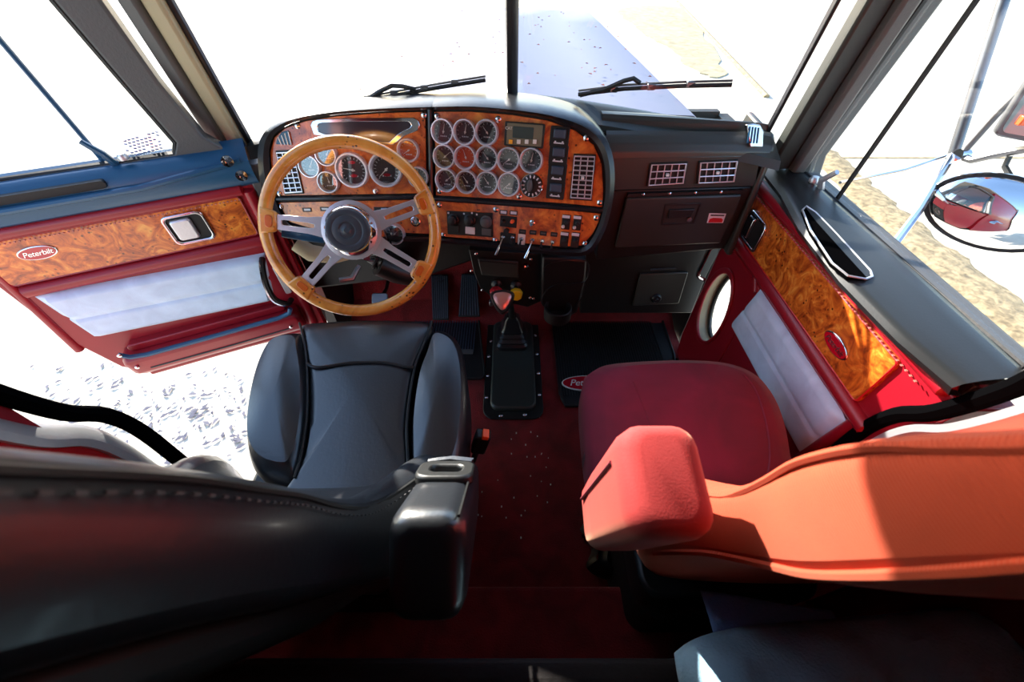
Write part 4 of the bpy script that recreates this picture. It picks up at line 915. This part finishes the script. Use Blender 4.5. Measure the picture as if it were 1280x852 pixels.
st_b = [(-.90, .22, .30, -.185, .0), (-.85, .205, .35, -.155, .1), (-.79, .20, .385, -.135, .28), (-.74, .185, .385, -.128, .32), (-.70, .165, .362, -.128, .34), (-.65, .145, .305, -.15, .32), (-.60, .125, .25, -.178, .28), (-.55, .108, .216, -.19, .25), (-.464, .080, .185, -.192, .25), (-.38, .060, .163, -.192, .25), (-.316, .043, .142, -.192, .25), (-.228, .016, .113, -.190, .25), (-.136, -.015, .076, -.19, .22), (-.04, -.045, .04, -.195, .18), (.05, -.07, .01, -.21, .12), (.11, -.085, -.01, -.235, .05), (.14, -.085, -.03, -.27, 0)]
CX = -.385
ob('backrest', MB().loft([back_section(2 * CX - xi, xi, yr, yf, z, b_) for z, yr, yf, xi, b_ in st_b]), 'leather', ds, sub=1)
# stitched welt along the inboard edge
welt = smooth_loop([V(xi - .006, yf - .012, z) for z, yr, yf, xi, b_ in st_b[3:15]], 4, False)
ob('backrest_welt', MB().tube(welt, .0035, 6), 'plastic', ds)
mb = MB(); W_ = smooth_loop([V(xi + .0005, yf - .020, z) for z, yr, yf, xi, b_ in st_b[3:15]], 14, False)
for i in range(0, len(W_) - 1, 2): mb.tube([W_[i], W_[i].lerp(W_[i + 1], .8)], .0012, 4)
ob('backrest_stitching', mb, 'greytrim', ds, kind='stuff')
ob('rear_shell', MB().loft([[V(-.56, yr - .0, z), V(-.56, yr - .035, z), V(-.52, yr - .05, z), V(-.25, yr - .05, z), V(-.225, yr - .035, z), V(-.225, yr + .0, z)] for z, yr in ((-.88, .215), (-.78, .198), (-.6, .125), (-.4, .065), (-.2, .006), (-.0, -.055))]), 'plastic', ds, bev=.01)
# armrest folded up
def armrest(root, c0, c1, w_, d0, d1, m_, fwd, cap=None, side=1):
    """padded arm from c0 (hinge) to c1 (tip): rounded box along the axis"""
    ax = (c1 - c0); L_ = ax.length; ax.normalize(); xx = V(1, 0, 0); yy = ax.cross(xx).normalized()
    if yy.y < 0: yy = -yy
    rings = []
    for t, s in ((-.02, .5), (0, .82), (.05, .95), (.3, 1), (.6, 1), (.88, 1), (.965, .93), (1.0, .74), (1.01, .5)):
        d = d0 + (d1 - d0) * max(0, min(1, t)); p = c0 + ax * L_ * t
        rings.append([p + xx * (u * s) + yy * (v * (1 - (1 - s) * .6)) for u, v in rrect(-w_ / 2, -d / 2, w_ / 2, d / 2, w_ * .28, 4)])
    return ob('armrest', MB().loft(rings), m_, root), yy, ax, L_
c0, c1 = V(-.098, .29, -.665), V(-.094, .112, -.485)
ar, yy, ax, L_ = armrest(ds, c0, c1, .088, .09, .125, 'leather', 1)
bf = Fr(c0.lerp(c1, .42) + yy * .052, V(1, 0, 0), ax, yy)
bk = ob('armrest_grip', MB().plate(bf, rrect(-.040, -.034, .042, .034, .02), rrect(-.020, -.014, .024, .012, .01), -.006, .010), 'plastic', ar, bev=.004)
ob('grip_rubber', MB().prism(bf, rrect(-.024, -.018, .028, .016, .01), -.01, .0), 'greytrim', ar)
for i in range(4): ob('armrest_pleat', MB().tube([bf.p(-.034 + i * .001, -.050 - i * .011, .002 - i * .003), bf.p(0, -.052 - i * .011, .005 - i * .003), bf.p(.034, -.050 - i * .011, .002 - i * .003)], .0045, 6), 'leather', ar)
ob('armrest_seam', MB().tube([c0.lerp(c1, t) + V(.036, 0, 0) + yy * (.046 + .012 * t) for t in (.5, .6, .7, .8, .9, .97)], .002, 5), 'plastic', ar)
# belt buckle beside the seat
bk = thing('seat_belt_buckle', 'black seat belt buckle with orange button beside the leather seat', 'seat belt buckle', V(-.10, .36, -.92))
b0 = atz(602, 542, -.80); bF = Fr(b0, (1, .0, 0), V(.1, -.35, .9).cross(V(1, 0, 0)), V(.1, -.3, .9))
ob('buckle_body', MB().box(b0 + V(-.004, .0, -.035), (.034, .028, .075), Quaternion((0, 1, 0), R(14))), 'plastic', bk, bev=.005)
ob('release_button', MB().box(b0 + V(.009, -.003, .002), (.015, .022, .014), Quaternion((0, 1, 0), R(14))), 'orange', bk, bev=.002)
ob('buckle_stalk', MB().tube([b0 + V(-.014, 0, -.07), b0 + V(-.035, -.01, -.15), b0 + V(-.05, -.02, -.24)], .009, 8, flat=.6), 'plastic', bk)

# ---- passenger seat, burgundy velour
ps = thing('passenger_chair', 'burgundy velour passenger seat with corduroy edges at right', 'seat', (.45, .4, -1.3))
zp = lambda x, y: -.755 + .03 * max(0, min(1, (y - .3) / .35))
cu_ = cushion_loop([(731, 470), (740, 456), (765, 449), (820, 445.5), (870, 445), (915, 449), (950, 462), (975, 487), (992, 520), (1003, 560), (1010, 600), (960, 650), (850, 650), (770, 640), (745, 590), (735, 530)], -.735)
ob('cushion', pillow(cu_, zp, -.88, .018, .04), 'velour', ps)
for pts in (((928, 470), (945, 490), (960, 530), (966, 570), (962, 600)), ((790, 480), (800, 500), (812, 530), (822, 560), (826, 590))):
    ob('cushion_seam', MB().tube([V(p.x, p.y, zp(p.x, p.y) + .0125 + (0 if pts[0][0] < 800 else -.004)) for p in smooth_loop([atz(a, b, -.73) for a, b in pts], 5, False)], .0028, 6), 'velour', ps)
ob('cushion_base', MB().prism(Fr((0, 0, -.95), (1, 0, 0), (0, 1, 0)), rrect(.25, .16, .60, .58, .04), -.04, .06), 'plastic', ps, bev=.01)
ob('seat_pedestal', MB().prism(Fr((0, 0, -1.3), (1, 0, 0), (0, 1, 0)), rrect(.27, .14, .56, .54, .04), .0, .32), 'dark', ps, bev=.01)
st_r = [(-.86, .19, .26, .27, 0), (-.80, .18, .31, .235, .15), (-.72, .17, .33, .20, .3), (-.66, .165, .32, .19, .32), (-.60, .155, .285, .192, .32), (-.54, .14, .245, .205, .3), (-.50, .128, .218, .222, .26), (-.463, .112, .196, .238, .25), (-.42, .095, .186, .243, .25), (-.38, .080, .18, .245, .25), (-.323, .066, .171, .243, .25), (-.253, .052, .147, .24, .25), (-.20, .043, .118, .24, .25), (-.14, .03, .088, .24, .2), (-.05, .0, .05, .25, .15), (.03, -.02, .025, .27, .05), (.07, -.03, .0, .32, 0)]
CXR = .475
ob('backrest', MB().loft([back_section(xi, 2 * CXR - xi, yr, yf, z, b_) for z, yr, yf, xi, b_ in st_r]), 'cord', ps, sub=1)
for off, rr_ in ((.012, .004), (.090, .004)):
    wl = smooth_loop([V(xi + (.005 if off < .05 else .003), (yf - off) if off < .05 else yr + .006, z) for z, yr, yf, xi, b_ in st_r[4:15]], 4, False)
    ob('backrest_welt', MB().tube(wl, rr_, 6), 'cord', ps)
c0, c1 = V(.150, .225, -.64), V(.156, .175, -.385)
ar2, yy, ax, L_ = armrest(ps, c0, c1, .088, .10, .115, mat('sunlit_velour', (158, 40, 40), .85, bump=.1, scale=500, sheen=.18, var=.2), 1)  # velour shifted to orange: sunlight on the armrest is put into the colour
for dx in (-.0445,): ob('armrest_welt', MB().tube([c0.lerp(c1, t) + V(dx, 0, 0) + yy * (.020 + .004 * t) for t in (.1, .3, .6, .85)], .0025, 5), 'velour', ar2)
# red buckles by the passenger cushion
for i, (px, py) in enumerate(((738, 567), (745, 598))):
    p = atz(px, py, -.80)
    bk = thing('seat_belt_buckle', ('red topped belt buckle by the velour cushion, nearer the dash', 'red topped belt buckle by the velour cushion, nearer the raised armrest')[i], 'seat belt buckle', p + V(0, 0, -.05))
    ob('buckle_body', MB().box(p + V(.0, 0, -.03), (.022, .02, .05)), 'plastic', bk, bev=.003)
    ob('release_button', MB().box(p + V(-.0, .0, -.002), (.014, .014, .01)), 'redk', bk, bev=.002)
    ob('latch_tongue', MB().box(p + V(.006, -.012, -.01), (.012, .006, .02)), 'steel', bk, bev=.001)
# coiled belt webbing under the passenger armrest
bw = thing('seat_belt_webbing', 'black seat belt webbing heaped on the carpet under the red armrest', 'seat belt', (.17, .35, -1.29))
for k in range(3):
    P = smooth_loop([atz(730 + k * 12, 655, -1.28), atz(745 + k * 10, 680, -1.24 + .02 * k), atz(740 + k * 14, 705, -1.2), atz(770 + k * 8, 720, -1.24), atz(800, 700 + k * 8, -1.28)], 6, False)
    ob('webbing', MB().tube(P, .022, 8, flat=.18), 'dark', bw)
ob('anchor_plate', MB().tube([atz(728, 668, -1.15), atz(732, 678, -1.15), atz(742, 683, -1.15)], .006, 6, flat=.5), 'chrome', bw)

# ================================================================ SIDE BITS AND LOOSE THINGS
# coat hook / latch striker on the right pillar panel
lk = thing('latch_striker', 'small chrome latch pin on the red panel behind the passenger door', 'latch', atx(1245, 522, .74))
p = atx(1225, 523, .70); q = atx(1278, 520, .70)
ob('striker_pin', MB().tube([p, p.lerp(q, .2), p.lerp(q, .5), p.lerp(q, .8), q], [.004, .007, .006, .009, .004], 10), 'chrome', lk)
# blue cloth on the bunk
cloth = thing('blue_blanket', 'pale blue crumpled cloth lying on the bunk at lower right', 'blanket', (.5, -.1, -.79))
def cl_f(i, j):
    x = .255 + .62 * i; y = .118 - .05 * math.exp(-i * 7) - j * .36
    edge = min(1, i * 9) * min(1, j * 10 + .0); e2_ = math.sqrt(max(0, edge))
    z = -.785 + .05 * e2_ + .012 * math.sin(9 * x + 14 * y + 2 * math.sin(11 * x)) * e2_ + .008 * math.sin(31 * x - 17 * y) * e2_ + .004 * math.sin(60 * x + 45 * y)
    return V(x, y - .03 * math.sin(5 * i) * (1 - j) * .3, z)
mb = grid(cl_f, 70, 40); o = ob('cloth_body', mb, 'denim', cloth); s_ = o.modifiers.new('s', 'SOLIDIFY'); s_.thickness = .006
def fl(i, j):
    a = V(.325, .155, -.80).lerp(V(.53, .125, -.79), i); return a + V(0, -.07 * j, .006 * math.sin(i * 6 + j * 2) - .0 * j)
o = ob('folded_corner', grid(fl, 20, 8), mat('dusty_denim', (120, 150, 200), .9, bump=.4, scale=260), cloth, label='darker hemmed corner sticking out'); s_ = o.modifiers.new('s', 'SOLIDIFY'); s_.thickness = .004
# crumbs on the carpet
mb = MB()
for i in range(46):
    px, py = random.choice(((660, 545), (680, 560), (690, 600), (640, 640), (720, 640))); p = atz(random.gauss(px, 22), random.gauss(py, 20), -1.297)
    if abs(p.x) > .13: continue
    s = random.uniform(.0015, .004); mb.box(p, (s, s * 1.3, s))
ob('carpet_crumbs', mb, 'cream', kind='stuff', label='pale crumbs scattered on the red carpet between the seats', category='crumbs')

# ================================================================ WIPERS AND MIRRORS
def wiper(label, pts, arm):
    ro_ = thing('windscreen_wiper', label, 'wiper', pts[0], 'wipers resting on the windscreen')
    ob('wiper_blade', MB().tube(pts, .0055, 6), 'dark', ro_)
    ob('blade_frame', MB().tube([p + V(0, .004, .008) for p in pts], .003, 5), 'steel', ro_)
    ob('wiper_arm', MB().tube(arm, .006, 6), 'plastic', ro_)
    for k in (1, 2, 3): ob('blade_clip', MB().box(pts[0].lerp(pts[-1], k / 4) + V(0, .004, .006), (.02, .012, .014)), 'steel', ro_, bev=.002)
    return ro_
def wpt(px, py):    # a point just outside the glass
    lo_, hi_ = .6, 2.0
    r = ray(px, py)
    for _ in range(40):
        m_ = (lo_ + hi_) / 2; p = r * m_; t = max(-1, min(1, p.x / .66)); b = wbase(t); tt = wtop(t); f = (p.z - b.z) / (tt.z - b.z); gy = b.y + (tt.y - b.y) * f
        if p.y < gy + .016: lo_ = m_
        else: hi_ = m_
    return r * lo_
wiper('wiper resting on the driver side glass, left of the centre post', [wpt(a, b) for a, b in ((455, 126), (500, 118), (550, 109), (607, 100))], [wpt(458, 125), wpt(475, 114), wpt(490, 107), wpt(504, 108), wpt(520, 112)])
wiper('wiper resting on the passenger side glass, right of the centre post', [wpt(a, b) for a, b in ((723, 118), (780, 111), (850, 107.5), (915, 106))], [wpt(725, 119), wpt(755, 112), wpt(780, 101), wpt(792, 98), wpt(800, 104)])
MX = 1.22
mr = thing('door_mirror', 'round convex mirror on a chrome bracket outside the passenger window', 'mirror', atx(1235, 265, MX))
mc = atx(1243, 266, MX)
MF = Fr(mc, (.78, -.62, 0), (0, .25, .97))
pts_h = [(0.135, .0), (.13, .02), (.10, .034), (.05, .044), (.001, .046)]
def ellathe(prof, ax, bx):
    k = 36; m2 = MB(); rings = [[MF.p(r * ax * math.cos(a), r * bx * math.sin(a), h) for a in [2 * math.pi * j / k for j in range(k)]] for r, h in prof]; return m2.loft(rings)
ob('mirror_glass', ellathe([(1, 0), (.95, .012), (.7, .03), (.35, .04), (.01, .044)], .135, .083), 'mirror', mr)
ob('mirror_housing', ellathe([(1.03, .004), (1.07, -.004), (1.05, -.02), (.8, -.05), (.3, -.06)], .135, .083), 'chrome', mr)
ob('mirror_rim', ellathe([(1.0, -.002), (1.06, -.006), (1.06, .006), (1.0, .006)], .135, .083), 'dark', mr)
J = atx(1192, 192, MX)
ob('bracket_post', MB().tube([J, atx(1222, 100, MX), atx(1258, -10, MX)], .013, 10), 'steel', mr)
ob('bracket_post', MB().tube([atx(1205, 190, MX), atx(1245, 145, MX), atx(1290, 100, MX)], .007, 8), 'steel', mr)
ob('bracket_arm', MB().tube([J, atx(1215, 200, MX), atx(1250, 192, MX), atx(1290, 185, MX)], .009, 8), 'steel', mr)
ob('bracket_clamp', MB().lathe([(.016, -.012), (.016, .012)], 14, Fr(atx(1202, 194, MX), (0, 1, 0), (0, 0, 1))), 'chrome', mr)
ob('bracket_strut', MB().tube([J, atx(1150, 262, 1.05), atx(1108, 318, .84)], .009, 8), 'chrome', mr)
ob('bracket_strut', MB().tube([J, atx(1130, 212, 1.1), atx(1050, 228, .84)], .004, 6), 'chrome', mr)
ob('mirror_stem', MB().tube([atx(1262, 195, MX), atx(1256, 208, MX), atx(1264, 222, MX)], .006, 8), 'plastic', mr)
m2_ = thing('square_mirror', 'edge of a large flat mirror above the round one, passenger side', 'mirror', atx(1285, 170, MX))
SFm = Fr(atx(1300, 160, MX), (.78, -.62, 0), (0, .2, .98))
ob('mirror_housing', MB().prism(SFm, rrect(-.07, -.03, .10, .20, .015), -.03, 0), 'steel', m2_, bev=.005)
ob('mirror_glass', MB().prism(SFm, rrect(-.06, -.02, .09, .19, .012), 0, .003), 'mirror', m2_)
ob('marker_reflector', MB().box(SFm.p(-.03, .01, .004), (.03, .012, .02)), 'orange', m2_, bev=.002)
